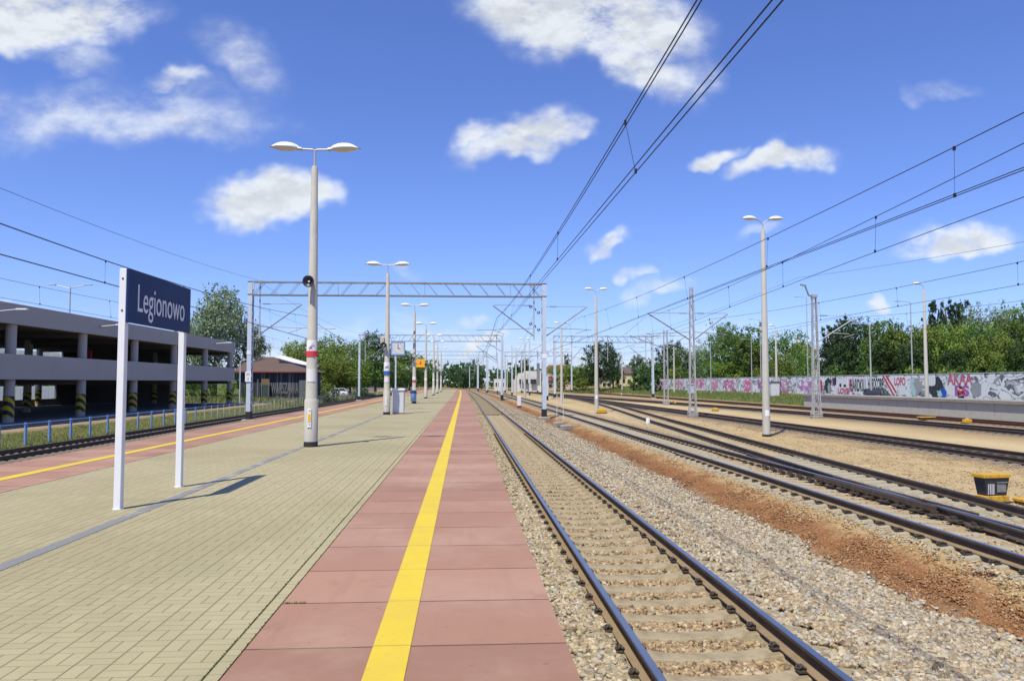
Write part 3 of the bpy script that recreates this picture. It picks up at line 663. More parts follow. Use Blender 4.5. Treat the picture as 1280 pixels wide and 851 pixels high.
for i, Y in enumerate(LAMPY):
    t = double_lamp('lamp_post', LLAB[i], (-3.82+dX(Y)-.04*(i % 2), Y, PL), 7.1, 1.16, .148, .082, .43, group='double headed lamps down the platform')
    lamps.append(t); rr = lambda z: .148-(.148-.082)*(z-1.2)/5.9
    if i == 0:
        horn(t, 4.12, rr(4.1), R(-8))
        curved_plate(rr(2.45)+.006, 2.31, 2.66, 1.0, R(2)).obj('no_smoking_plate', 'sign_white', t)
        pl = curved_plate(rr(2.3)+.008, 2.25, 2.39, 1.25, R(2)); pl.obj('red_caption_band', 'red', t)
        b = MB(); b.bar((-.05,-.158,2.44),(.065,-.158,2.60),.014,.006); b.obj('slash_mark', 'red', t)
        b = MB(); b.box((-.015,-.157,2.465),(.10,.006,.012)); b.box((-.015,-.157,2.49),(.012,.006,.03)); b.obj('cigarette_mark', 'cloth_navy', t)
        curved_plate(rr(1.85)+.004, 1.62, 1.94, .75, R(4)).obj('worn_sticker', 'post_white', t)
        b = MB(); b.box((-.01,-.176,.72),(.10,.02,.46), ch=.008); hp = b.obj('hatch_cover', 'post_white', t)
        b = MB(); b.box((-.01,-.189,.72),(.062,.006,.2)); b.obj('warning_label', 'sign_yellow', hp)
        b = MB(); b.tube([(0,-.19,.56),(0,-.18,.56)], .014, 8); b.tube([(0,-.19,.9),(0,-.18,.9)], .014, 8); b.obj('bolt', 'iron', hp)
    elif i == 1:
        horn(t, 3.48, rr(3.5), R(-25)); b = MB(); b.box((-.24,0,3.72),(.2,.26,.34), ch=.02); b.obj('junction_box', 'concrete', t)
        curved_plate(rr(2.2)+.02, 2.18, 2.62, 1.25, R(0)).obj('notice_plate', 'sign_white', t); curved_plate(rr(2.1)+.02, 1.98, 2.17, 1.25, R(0)).obj('blue_notice_band', 'blue', t)
        b = MB(); b.bar((-.10,-.178,2.36),(.10,-.178,2.45),.05,.006); b.obj('arrow_mark', 'cloth_navy', t)
        curved_plate(rr(1.7)+.006, 1.62, 1.86, .8, R(0)).obj('worn_sticker', 'post_white', t)
        b = MB(); b.box((-.01,-.178,.66),(.09,.02,.42), ch=.008); b.obj('hatch_cover', 'post_white', t)
    else:
        horn(t, 3.4, rr(3.4), R(5 if i % 2 else -20))
        curved_plate(rr(1.9)+.008, 1.80, 2.05, 1.1, 0).obj('notice_plate', 'sign_white', t)
        if i == 2: curved_plate(rr(1.8)+.008, 1.62, 1.76, 1.1, 0).obj('red_caption_band', 'red', t)
# grey cabinet, litter bin, clock, yellow board
c = thing('utility_cabinet', 'light grey utility cabinet on the platform behind a lamp post', 'cabinet', (-3.36,39.75,PL))
b = MB(); b.box((0,0,.64),(.60,.42,1.16), ch=.015); b.obj('body', 'grey_cab', c)
b = MB(); b.box((0,0,1.255),(.70,.52,.09), ch=.02); b.obj('lid', 'sign_white', c)
b = MB(); b.box((0,0,.03),(.52,.36,.06)); b.obj('plinth', 'concrete_dark', c)
b = MB(); b.box((.305,.05,.62),(.012,.30,.9)); d = b.obj('door', 'grey_cab', c); b = MB(); b.box((.318,-.06,.66),(.02,.03,.14)); b.obj('handle', 'black_plastic', d)
def litter_bin(loc, label, rz=0):
    t = thing('litter_bin', label, 'litter bin', loc, rz)
    b = MB(); b.lathe([(.17,.14),(.20,.16),(.235,.78),(.235,.80)], 14); b.obj('bucket', 'blue_pale', t, smooth=True)
    b = MB(); b.lathe([(.255,.80),(.255,.86),(.20,.98),(.06,1.02)], 14); b.obj('hood', 'cloth_navy', t)
    b = MB(); b.bar((0,.2,.4),(0,.30,.4),.06); b.bar((0,.2,.7),(0,.30,.7),.06); b.bar((0,.24,0),(0,.24,.9),.05); b.obj('bracket', 'iron', t)
litter_bin((lamps[2].location.x-.02, LAMPY[2]-.46, PL), 'blue litter bin in front of a lamp post foot')
Yc = 46.; cl_ = P(497.5, 435, Yc)
c = thing('platform_clock', 'square platform clock in a blue frame on a pale pole', 'clock', (cl_.x, Yc, PL))
b = MB(); b.tube([(-.12,0,0),(-.12,0,3.2)], .05, 10); b.box((-.12,0,.01),(.24,.24,.02)); b.obj('pole', 'galv', c)
zc = cl_.z-PL
b = MB(); 
for q in (-1, 1): b.box((q*.385,0,zc),(.07,.16,.84)); b.box((0,0,zc+q*.385),(.70,.16,.07))
b.obj('frame', 'blue_pale', c)
b = MB(); b.box((0,0,zc),(.70,.12,.70)); fc = b.obj('face', 'clock_face', c)
b = MB(); b.bar((0,-.066,zc-.02),(0.01,-.066,zc+.24),.03,.008); b.bar((-.02,-.066,zc),(.14,-.066,zc-.02),.04,.008); b.obj('clock_hand', 'black_base', fc)
b = MB()
for k in range(12): a = k*math.pi/6; b.bar((.27*math.sin(a),-.063,zc+.27*math.cos(a)),(.31*math.sin(a),-.063,zc+.31*math.cos(a)),.022,.006)
b.obj('hour_mark', 'black_base', fc)
Y = LAMPY[3]; yl, yr = P(518, 449, Y-.2), P(531.5, 459, Y-.2)
c = thing('direction_board', 'yellow board with a white arrow hung on a platform lamp post', 'sign', (lamps[3].location.x, Y-.2, PL))
ox = lamps[3].location.x
b = MB(); b.box(((yl.x+yr.x)/2-ox,0,(yl.z+yr.z)/2-PL),(yr.x-yl.x,.06,yl.z-yr.z), ch=.01); bb = b.obj('panel', 'sign_yellow', c)
zc = (yl.z+yr.z)/2-PL; xl = yl.x-ox
b = MB(); b.bar((xl+.12,-.036,zc),(xl+.42,-.036,zc),.07,.008); b.bar((xl+.1,-.036,zc),(xl+.24,-.036,zc+.14),.06,.008); b.bar((xl+.1,-.036,zc),(xl+.24,-.036,zc-.14),.06,.008); b.obj('arrow_mark', 'sign_white', bb)
b = MB(); b.lathe([(.05,0),(.11,-.3),(.05,-.31)], 8, (xl+.62,-.034,zc+.2)); b.v = [(x_, -.034+.01*(y_+.034), z_) for x_, y_, z_ in b.v]; b.obj('person_mark', 'red', bb)
b = MB(); b.bar((yr.x-ox-.02,0,zc+.25),(.1,.1,zc+.25),.04); b.bar((yr.x-ox-.02,0,zc-.25),(.1,.1,zc-.25),.04); b.obj('bracket', 'iron', c)
# ------------------------------------------------------------------ yard lamps
def yard_lamp(px, Y, ztop, label, group='concrete yard lamps', heads=2, X=None, zb=None, arm=.36):
    if X is None: X = P(px, 478, Y).x
    zb = float(H(X-dX(Y), Y)) if zb is None else zb
    return double_lamp('yard_lamp', label, (X, Y, zb), ztop-zb-.45, 0, .19, .10, arm, True, group, heads=heads, stem=.30)
yl_ = yard_lamp(957, 36.5, 10.3, 'tall double headed yard lamp on concrete pole nearest on the right')
b = MB(); curved = curved_plate(.185, 1.0, 1.28, .6, 0); curved.obj('number_plate', 'sign_white', yl_)
b = MB(); b.lathe([(.205,0),(.205,.12)], 16); b.obj('base_band', 'black_base', yl_)
t = yard_lamp(745.5, 66.0, 10.4, 'double headed yard lamp with a yellow box at its foot')
curved_plate(.183, 1.2, 1.55, .6, 0).obj('number_plate', 'sign_white', t)
yard_lamp(702, 99, 10.0, 'double headed yard lamp just right of the gantry leg')
yard_lamp(656, 131, 9.8, 'double headed yard lamp in front of the white stepped building')
yard_lamp(645, 164, 9.7, 'double headed yard lamp left of the white stepped building')
yard_lamp(634, 215, 9.6, 'small far double headed yard lamp beside the second track')
yard_lamp(1157.5, 67.5, 11.3, 'single headed concrete lamp behind the low concrete platform', heads=1, X=42.0, zb=.3)
yard_lamp(973, 104, 10.2, 'single headed concrete lamp in front of the grey cabinet by the wall', heads=1, X=43.2)
yard_lamp(858, 148, 9.8, 'single headed concrete lamp left of the wall cabinet painted pale', heads=1, X=41)
yard_lamp(799, 186, 9.8, 'single headed concrete lamp at the far end of the painted wall', heads=1, X=38.6)
# street lamps beyond the wall
def street_lamp(px, Y, pyt, label, heads=1, arm=1.2, X=None, zb=.5):
    p = P(px, pyt, Y); t = thing('street_lamp', label, 'street lamp', (p.x, Y, zb), group='thin steel street lamps beyond the painted wall')
    h = p.z-zb; b = MB(); b.tube([(0,0,0),(0,0,1.2),(0,0,h)], [.11,.085,.05], 8); b.obj('pole', 'galv_grey', t)
    for s_ in ((-1,) if heads == 1 else (-1, 1)):
        b = MB(); b.tube([(0,0,h-.05),(s_*.3,0,h+.06),(s_*arm,0,h+.12)], .03, 6); a = b.obj('arm', 'galv_grey', t)
        b = MB(); b.box((s_*(arm+.25),0,h+.12),(.6,.24,.09), ch=.02); b.obj('lamp_head', 'galv_grey', a)
for args in [(1087,72,406,'thin street lamp with a short arm behind the wall, above the green car'),(1138,80,378,'taller bare thin pole behind the wall, between the car and the pale lamp'),
             (939,112,425,'thin street lamp left of the nearest tall yard lamp, behind the wall'),(950,120,400,'thin pole showing just beside the nearest tall yard lamp'),(888,130,424,'thin street lamp behind the wall right of the tall twin armed mast'),
             (1008,104,372,'thin pole behind the wall just left of the mast with the bent top arm')]: street_lamp(*args)
# ------------------------------------------------------------------ overhead line structures
def lattice_mast(name, label, loc, h, w0, w1, group='overhead line masts', m='galv_grey', step=.75):
    t = thing(name, label, 'mast', loc, 0, group)
    b = MB(); cs = ((-1,-1),(1,-1),(1,1),(-1,1))
    def w(z): return w0+(w1-w0)*z/h
    for (x, y) in cs: b.bar((x*w0/2, y*w0*.3, .25), (x*w1/2, y*w1*.3, h), .07, .07)
    z = .4; k = 0
    while z < h-.2:
        z2 = min(h, z+step); a, c = w(z)/2, w(z2)/2
        for y in (-1, 1):
            b.bar((-a if k else a, y*a*.6, z), (c if k else -c, y*c*.6, z2), .045, .02)
        for x in (-1, 1): b.bar((x*a, (-a if k else a)*.6, z), (x*c, (c if k else -c)*.6, z2), .02, .045)
        z = z2; k = 1-k
    b.obj('lattice', m, t)
    f = MB(); f.box((0,0,-.02),(w0+.26,.62,.56), ch=.05); f.obj('footing', 'concrete_dark', t)
    g = MB(); g.box((0,0,.34),(w0+.25,.5,.06)); 
    for (x, y) in cs: g.bar((x*(w0/2+.1), y*.2, .34), (x*w0/2, y*w0*.3, .75), .05)
    g.obj('base_plate', m, t)
    return t
def insulator(b, a, c, r=.055, n=5):
    a, c = Vector(a), Vector(c)
    for i in range(n):
        p = a.lerp(c, (i+.2)/n); q = a.lerp(c, (i+.65)/n); b.tube([p, q], [r, r*.6], 8)
def cantilever(parent, x0, zlow, x1, zhigh, ztie, zreg=None, xreg=None, m='truss'):
    """sloping tube from the mast foot hinge up and out, a tie, an insulator string and a registration arm"""
    b = MB(); b.tube([(x0,0,zlow),(x1,0,zhigh)], .045, 8); b.tube([(x0,0,ztie),(x1+.1*(1 if x0 > x1 else -1),0,ztie+.02)], .022, 6)
    if zreg: b.tube([(x0 if xreg is None else x0,0,zreg+.15),(x1 if xreg is None else xreg,0,zreg)], .028, 6); b.tube([(x1,0,zreg),(x1+(.9 if x0 > x1 else -.9),0,zreg-.3)], .02, 5)
    o = b.obj('cantilever', m, parent)
    k = MB(); d = 1 if x1 > x0 else -1
    insulator(k, (x0+d*.25,0,ztie), (x0+d*.8,0,ztie)); e = Vector((x1-x0,0,zhigh-zlow)).normalized(); s_ = Vector((x0,0,zlow)); insulator(k, s_+e*.15, s_+e*.7)
    k.obj('insulator', 'insul', o)
def box_leg(parent, x, zb, ztop, base_m='black_base', m='galv'):
    b = MB()
    for y in (-.24, .24): b.box((x, y, (zb+ztop)/2+.4), (.30,.10,ztop-zb-.8))
    z = zb+.95; k = 0
    l = MB()
    while z < ztop-.5:
        for sx_ in (-.13, .13): l.bar((x+sx_, -.2 if k else .2, z), (x+sx_, .2 if k else -.2, z+.5), .05, .014)
        z += .5; k = 1-k
    o = b.obj('leg', m, parent); l.obj('lacing', 'truss', o)
    g = MB(); g.box((x,0,zb+.42),(.36,.62,.8), ch=.02); g.obj('painted_base', base_m, o)
    f = MB(); f.box((x,0,zb+.0),(.9,1.0,.5), ch=.06); f.obj('footing', 'concrete_dark', parent)
    return o
def portal(label, Y, xa, xb, zb0, zb1, ztop, arms, depth=.95, detail=True, sh=0.):
    t = thing('catenary_gantry', label, 'gantry', (0, Y, 0), 0, 'overhead line gantries')
    box_leg(t, xa, zb0, ztop+.02); box_leg(t, xb, zb1, ztop+.02)
    b = MB(); z0, z1 = ztop-depth, ztop
    for y in (-.25, .25):
        for z in (z0, z1): b.bar((xa-.2,y,z),(xb+.2,y,z),.08,.08)
    n = max(4, int(round((xb-xa)/1.25))); st = (xb-xa)/n
    for i in range(n):
        xx = xa+i*st
        for y in (-.25, .25): b.bar((xx+st*.15,y,z0),(xx+st*.75,y,z1),.035,.035) if i < n//2 else b.bar((xx+st*.15,y,z1),(xx+st*.75,y,z0),.035,.035)
        for z in (z0, z1): b.bar((xx,-.25,z),(xx+st,.25,z),.04,.04)
        b.bar((xx,-.25,z0),(xx,-.25,z1),.035,.035) if i % 5 == 0 else None
    b.obj('truss_beam', 'truss', t)
    for (xd, zl, xt, zt, zreg, xr) in arms:
        q = MB(); q.bar((xd,0,ztop+.15),(xd,0,zl-.3),.09,.09); q.bar((xd-.5,0,ztop+.08),(xd+.3,0,ztop+.08),.07,.07); o = q.obj('drop_post', 'galv_grey', t)
        k = MB(); insulator(k, (xd,0,ztop-.05),(xd,0,ztop-.6),.07); k.obj('insulator', 'insul', o)
        cantilever(t, xd, zl, xt, zt, zt+.02, zreg, xr)
    return t
g1 = portal('nearest overhead line gantry spanning the whole platform', 57.5, -15.7, 6.0, -.55, -.42, 9.78, [(-15.05,5.9,-12.0,8.15,6.35,-9.5),(5.25,5.85,2.15,8.15,6.3,.9)])
b = MB(); b.box((-15.72,-.335,2.8),(.42,.03,.72), ch=.01); pl = b.obj('number_plate', 'sign_white', g1)
for i_, tx in enumerate(['25', '2']): text_mesh(tx, .26, 'black_base', pl, 'plate_lettering', Matrix.Translation((-15.72,-.353,2.98-.34*i_)) @ FACE_CAM)
b = MB(); b.box((-15.72,-.30,4.55),(.3,.02,.24)); b.box((6.0,-.30,4.35),(.34,.02,.3)); b.obj('white_plate', 'sign_white', g1)
b = MB(); b.box((5.55,-.1,3.0),(.22,.2,1.7), ch=.03); b.obj('cable_box', 'truss', g1)
b = MB()
for q in range(3):
    for zz in (6.3, 7.6): insulator(b, (5.5-.3*q,.1,zz+.22*q),(5.75-.3*q,.1,zz+.10+.22*q), .14, 2)
b.obj('tension_pulley', 'iron', g1)
cantilever(g1, 6.2, 5.9, 9.3, 8.1, 8.1, 6.35, 9.6)
g2 = portal('second overhead line gantry, half hidden by platform lamps', 121, -16.2+dX(121), 6.0, -.55, -.42, 9.78, [(-15.4,5.9,-12.2,8.1,6.3,-9.8),(5.1,5.9,1.9,8.1,6.3,.6)])
g3 = portal('overhead line gantry spanning the dark tracks in front of the yellow house', 122, 14.4, 30.3, -.25, -.25, 9.75, [(17.2,6,18.9,8.0,6.3,18.6),(23,6,20.6,8.0,6.3,20.6),(29.2,6,26.6,8.,6.3,26.8)])
g4 = portal('third overhead line gantry over the far end of the platform', 184, -16.4, 5.4, -.55, -.42, 9.78, [(-15,6,-12.4,8,6.3,-11),(4.6,6,1.4,8,6.3,.4)])
g5 = portal('farthest overhead line gantry, beyond the platform end', 248, -17.6, 4.3, -.5, -.4, 9.78, [(3.4,6,.4,8,6.3,-.4)])
g6 = portal('far overhead line gantry across the right hand tracks', 185, 9.9, 26, -.3, -.25, 9.7, [(14.2,6,17,8,6.3,17.2)])
T1 = lattice_mast('catenary_mast', 'grey lattice mast with two sloping arms, one over each track', (17.0, 56.4, -.2), 9.7, .46, .20)
cantilever(T1, -.15, 5.75, -3.35, 7.75, 7.75, 6.2, -3.5, 'truss'); cantilever(T1, .15, 5.75, 2.75, 7.72, 7.75, 6.2, 2.6, 'truss')
T2 = lattice_mast('catenary_mast', 'grey lattice mast with a bent arm on top and one side arm', (25.75, 54.9, -.25), 8.9, .50, .28)
cantilever(T2, .2, 5.6, 3.0, 7.35, 7.55, 6.2, 2.6, 'galv_grey')
b = MB(); b.bar((0,0,8.9),(-.42,0,9.05),.11,.08); b.bar((-.40,0,9.03),(-.66,0,9.75),.11,.08); b.bar((-.6,0,9.74),(-1.02,0,9.84),.13,.1); b.obj('bent_arm', 'truss', T2)
b = MB(); b.box((0,0,9.0),(.42,.3,.2)); b.obj('top_plate', 'galv_grey', T2)
T3 = lattice_mast('catenary_mast', 'slim grey twin pole mast left of the tall two armed lattice mast', (23.4, 88.0, -.2), 8.7, .46, .38, step=1.2)
cantilever(T3, -.3, 6.6, -4.2, 8.0, 8.0); cantilever(T3, .3, 6.6, 2.5, 8.0, 8.0)
TF = [(627,120,419,'pale mast standing right beside the second gantry leg'),(694,142,430,'thin pale mast in front of the red roofed house'),(640,150,432,'far pale mast between the tracks left of the white building'),(622,178,440,'far pale mast in the cluster before the woods'),
      (610,205,447,'tiny far mast left in the cluster before the woods'),(662,160,425,'tall far dark mast above the white stepped building'),(672,185,437,'slim mast before the right side of the white building'),(598,240,452,'tiny farthest mast beside the near track'),
      (684,112,470,'short pole with a yellow top behind the nearest gantry leg'),(652,190,440,'far mast seen beside the yard lamp at the white building'),(587,300,458,'tiny mast at the far bend of the track')]
for px, Y, py, lab in TF:
    p = P(px, py, Y); t = thing('line_mast', lab, 'mast', (p.x, Y, -.35), 0, 'overhead line masts')
    h = p.z+.35; b = MB(); b.box((0,0,h/2+.4),(.26,.26,h-.8)); b.obj('pole', 'galv', t); b = MB(); b.box((0,0,.4),(.32,.32,.8)); b.obj('painted_base', 'black_base', t)
    if h > 6:
        s_ = -1 if px < 640 else 1; b = MB(); b.tube([(0,0,h-2.6),(s_*2.6,0,h-.9)], .05, 5); b.tube([(0,0,h-.9),(s_*2.8,0,h-.9)], .03, 5); b.obj('cantilever', 'truss', t)
# ------------------------------------------------------------------ overhead wires
def catenary(label, fx, sup, zc, zm_sup, sag, rc=.0085, dbl=(.05,.09), stag=.25, mods=None):
    """one contact line: messenger wires, contact wires and droppers over the supports sup"""
    t = thing('overhead_line', label, 'wires', (0,0,0), 0, 'overhead contact lines')
    ms = [MB(), MB()]; cs = [MB(), MB()]; dr = []
    for i in range(len(sup)-1):
        y0, y1 = sup[i], sup[i+1]; n = 20 if y0 < 70 else 8
        def mess(y): u = (y-y0)/(y1-y0); return zm_sup-sag*4*u*(1-u)
        def stg(y): u = (y-y0)/(y1-y0); return stag*(1-2*u)*(1 if i % 2 else -1)
        ys = [y0+(y1-y0)*k/n for k in range(n+1)]
        for q in range(2):
            off = (q-.5)
            if dbl[0] or q == 0: ms[q].tube([(fx(y)+off*dbl[0], y, mess(y)) for y in ys], rc*1.05, 5, caps=False)
            if dbl[1] or q == 0: cs[q].tube([(fx(y)+off*dbl[1]+stg(y), y, zc) for y in ys], rc, 5, caps=False)
        if y0 < 130:
            nd = 9
            for k in range(nd):
                y = y0+(y1-y0)*(k+.5)/nd
                if y < 3: continue
                d = MB(); d.tube([(fx(y)-dbl[0]/2, y, mess(y)), (fx(y)+stg(y)+(dbl[1]/2 if k % 2 else -dbl[1]/2), y, zc)], .004 if dbl[1] else .005, 4, caps=False)
                d.box((fx(y)+stg(y)+(dbl[1]/2 if k % 2 else -dbl[1]/2), y, zc+.02), (.03,.05,.07)); d.box((fx(y)-dbl[0]/2, y, mess(y)-.02), (.03,.05,.07)); dr.append(d)
    for b in ms:
        if b.v: b.obj('messenger_wire', 'wire', t)
    for b in cs:
        if b.v: b.obj('contact_wire', 'wire', t)
    for d in dr: d.obj('dropper', 'wire', t)
    return t
fp = lambda pth: (lambda y: lateral(pth, y))
catenary('double overhead wires above the nearest track, from the top right to the gantry', lambda y: 2.46+dX(y), [-18,57.5,121,184,248,330], 5.56, 7.25, .95, stag=-.38)
catenary('overhead wires above the second track, crossing behind the tall lamp', fp(B_), [-16,57.5,121,185,250], 5.58, 7.2, .80, dbl=(0,.10), stag=.3)
catenary('overhead wires above the branch track on the far right', lambda y: lateral(C_, min(max(y,3),136)), [-6,56.4,122], 5.6, 7.2, .75, dbl=(0,0), stag=.2)
catenary('thin overhead wires above the dark track left of the bent arm mast', fp(D_), [-8,56.4,122,185,250], 5.6, 7.1, .75, dbl=(0,0), stag=.2, rc=.009)
catenary('thin overhead wires above the dark track right of the bent arm mast', lambda y: lateral(E_, max(y,20)), [4,55,121,185], 5.6, 7.1, .7, dbl=(0,0), stag=.2, rc=.009)
catenary('double overhead wires left of the platform, passing behind the name board', lambda y: -11.7+dX(y), [-6,57.5,121,184,248], 5.62, 7.3, .95, dbl=(.05,.06), stag=.2)
catenary('thin overhead wires above the left track, in front of the parking deck', lambda y: -18.4+dX(y), [-2,57.5,121,184], 5.75, 7.1, .6, dbl=(0,0), stag=.2, rc=.008)
def feeder(label, pts, r=.009):
    b = MB()
    for a, c, sag in pts:
        a, c = Vector(a), Vector(c); b.tube([a.lerp(c, k/16)-Vector((0,0,sag*4*(k/16)*(1-k/16))) for k in range(17)], r, 5, caps=False)
    tag(b.obj('feeder_wire', 'wire'), label, 'wire', 'single feeder wires')
feeder('single wire running from the upper left down to the nearest gantry', [((-15.3,-6,9.4),(-15.3,57.5,9.95),.9),((-15.3,57.5,9.95),(-15.6,121,9.95),.8),((-15.6,121,9.95),(-16,184,9.95),.8)])
feeder('single wire from the bent arm mast to the right edge of the frame', [((24.6,54.9,10.1),(29,8,8.8),.5)])
feeder('single wire from the bent arm mast back across to the two armed mast', [((24.6,54.9,10.1),(18.3,122,7.6),.7)])
feeder('single wire strung past the gantry leg tensioner toward the far masts', [((5.3,57.7,7.6),(8.2,121,7.),.4),((5.3,57.7,6.4),(8.,121,5.8),.3)])
feeder('slanting wire behind the nearest lamp above the dark barn', [((-15.6,57.5,8.1),(-10.8,121,7.2),.5),((-15.6,57.5,6.9),(-10.9,121,5.8),.4)])
# ------------------------------------------------------------------ small yard things
def point_machine(px, py, label, s=.5, z=-.22, m='yellow'):
    p = G(px, py, z); t = thing('point_motor', label, 'point motor', p.to_tuple(), .1, 'yellow point motors in the gravel')
    b = MB(); b.box((0,0,s*.42),(s*1.5,s*.9,s*.62), ch=s*.12); b.obj('housing', m, t)
    b = MB(); b.box((0,0,s*.05),(s*1.7,s*1.1,s*.12)); b.obj('base_plate', 'iron', t)
    b = MB(); b.lathe([(s*.3,0),(s*.3,s*.12),(s*.12,s*.2)], 10, (0,0,s*.72)); b.obj('lid', m, t)
point_machine(752, 516.5, 'yellow point motor at the foot of the lamp on the second row', .5)
point_machine(842, 505.5, 'small yellow point motor beside the slim twin pole mast', .42)
point_machine(894, 513.5, 'yellow point motor just right of the tall two armed mast', .36)
point_machine(916, 501.5, 'yellow point motor at the edge of the green bank', .42)
point_machine(948, 503, 'smallest yellow point motor near the grass edge left of the tall lamp', .34)
point_machine(1209, 529, 'yellow point motor lying by the low concrete platform', .36)
def yellow_cover(px, py, label, w, z=-.2):
    p = G(px, py, z); t = thing('cable_cover', label, 'cover', p.to_tuple(), .0)
    b = MB(); b.box((0,0,.19),(w,.5,.06), ch=.015); b.obj('plate', 'yellow', t); b = MB(); b.box((0,0,.08),(w*.9,.4,.16)); b.obj('box', 'iron', t)
yellow_cover(1158, 524.5, 'flat yellow cover plate on the dark track by the low platform', 1.1)
yellow_cover(1283, 636, 'yellow plate in the gravel at the right frame edge', .28, -.33)
p = G(1239, 633, -.21)
p = G(1240, 626, -.21); t = thing('track_box', 'black box with yellow top and base beside the branch track', 'track box', p.to_tuple(), .12)
b = MB(); b.box((0,0,.045),(.60,.42,.09), ch=.01); b.obj('base', 'yellow', t)
b = MB(); 
vs = [(-.25,-.17,.09),(.25,-.17,.09),(.25,.17,.09),(-.25,.17,.09),(-.31,-.21,.35),(.31,-.21,.35),(.31,.21,.35),(-.31,.21,.35)]
b.add(vs, [(0,3,2,1),(4,5,6,7),(0,1,5,4),(1,2,6,5),(2,3,7,6),(3,0,4,7)]); bx_ = b.obj('body', 'black_plastic', t)
b = MB(); b.box((0,0,.375),(.68,.48,.05), ch=.01); b.obj('lid', 'yellow', t)
b = MB(); b.bar((.0,-.205,.28),(.26,-.215,.28),.03,.012); b.box((.12,-.192,.2),(.22,.012,.12)); b.obj('panel', 'truss', bx_)
b = MB()
for k in range(4): b.bar((-.21+.045*k,-.186,.11),(-.22+.045*k,-.212,.26),.02,.008)
b.obj('paint_mark', 'post_white', bx_)
b = MB(); b.box((0,0,-.02),(.75,.5,.05)); b.obj('foot_plate', 'iron', t)
t.scale = (1.0, .75, 1.5)
p = G(649, 509.5, -.3); t = thing('marker_post', 'short whitewashed marker stump between the first two tracks', 'marker', p.to_tuple())
b = MB(); b.box((0,0,.72),(.42,.36,1.0), ch=.04); b.obj('stump', 'post_white', t); b = MB(); b.box((0,0,.11),(.46,.4,.24)); b.obj('dark_base', 'rail_rust', t)
for px, py, w_, lab in [(698,532,.62,'left of two pale concrete blocks at the gantry foot'),(708,536,.7,'right of two pale concrete blocks at the gantry foot')]:
    p = G(px, py, -.35); b = MB(); b.box((0,0,.10),(w_,.45,.28), .3, ch=.05); tag(b.obj('concrete_block', 'concrete_dark', None, loc=p.to_tuple()), lab, 'block', 'concrete blocks by the gantry')
for px, lab in [(696,'left of two thin white stakes behind the concrete blocks'),(704,'right of two thin white stakes behind the concrete blocks')]:
    p = G(px, 529, -.35); b = MB(); b.tube([(0,0,0),(.02,0,2.0)], .018, 6); tag(b.obj('stake', 'post_white', None, loc=p.to_tuple()), lab, 'stake', 'thin white stakes')
for px, py, lab in [(810,530.5,'whitish stone post beside the branch track'),(777,494,'low pale stones heaped beyond the dark track')]:
    p = G(px, py, -.22); b = MB(); b.lathe([(.12,0),(.14,.1),(.12,.34),(.07,.4)], 7); tag(b.obj('stone_post', 'post_white', None, loc=p.to_tuple()), lab, 'stone', None)
# purple weed
def tuft(n, spread, h, seed, w=.02):
    g = np.random.RandomState(seed); x = g.randn(n)*spread[0]; y = g.randn(n)*spread[1]; a = g.rand(n)*6.28; hh = h*(.4+.8*g.rand(n)); lx = g.randn(n)*.35*hh; ly = g.randn(n)*.35*hh; ca, sa = np.cos(a)*w, np.sin(a)*w
    z0 = np.zeros(n); co = np.stack([np.stack([x-ca,y-sa,z0],-1),np.stack([x+ca,y+sa,z0],-1),np.stack([x+lx+ca*.3,y+ly+sa*.3,hh],-1),np.stack([x+lx-ca*.3,y+ly-sa*.3,hh],-1)],1)
    return co.reshape(-1,3), np.arange(n*4).reshape(-1,4)
leaf_mat('leaf_purple', (.06,.02,.04), (.11,.035,.06), (.16,.07,.09))
p = G(1245, 717, -.24); co, f = tuft(2200, (.17,.09), .022, 3, .006); tag(link('weed_patch', npmesh('weed_patch', co, f, 4, 'leaf_purple'), None, (p.x, p.y, -.25)), 'small purple weed patch in the gravel by the second track', 'weed')
p = G(1225, 706, -.24)
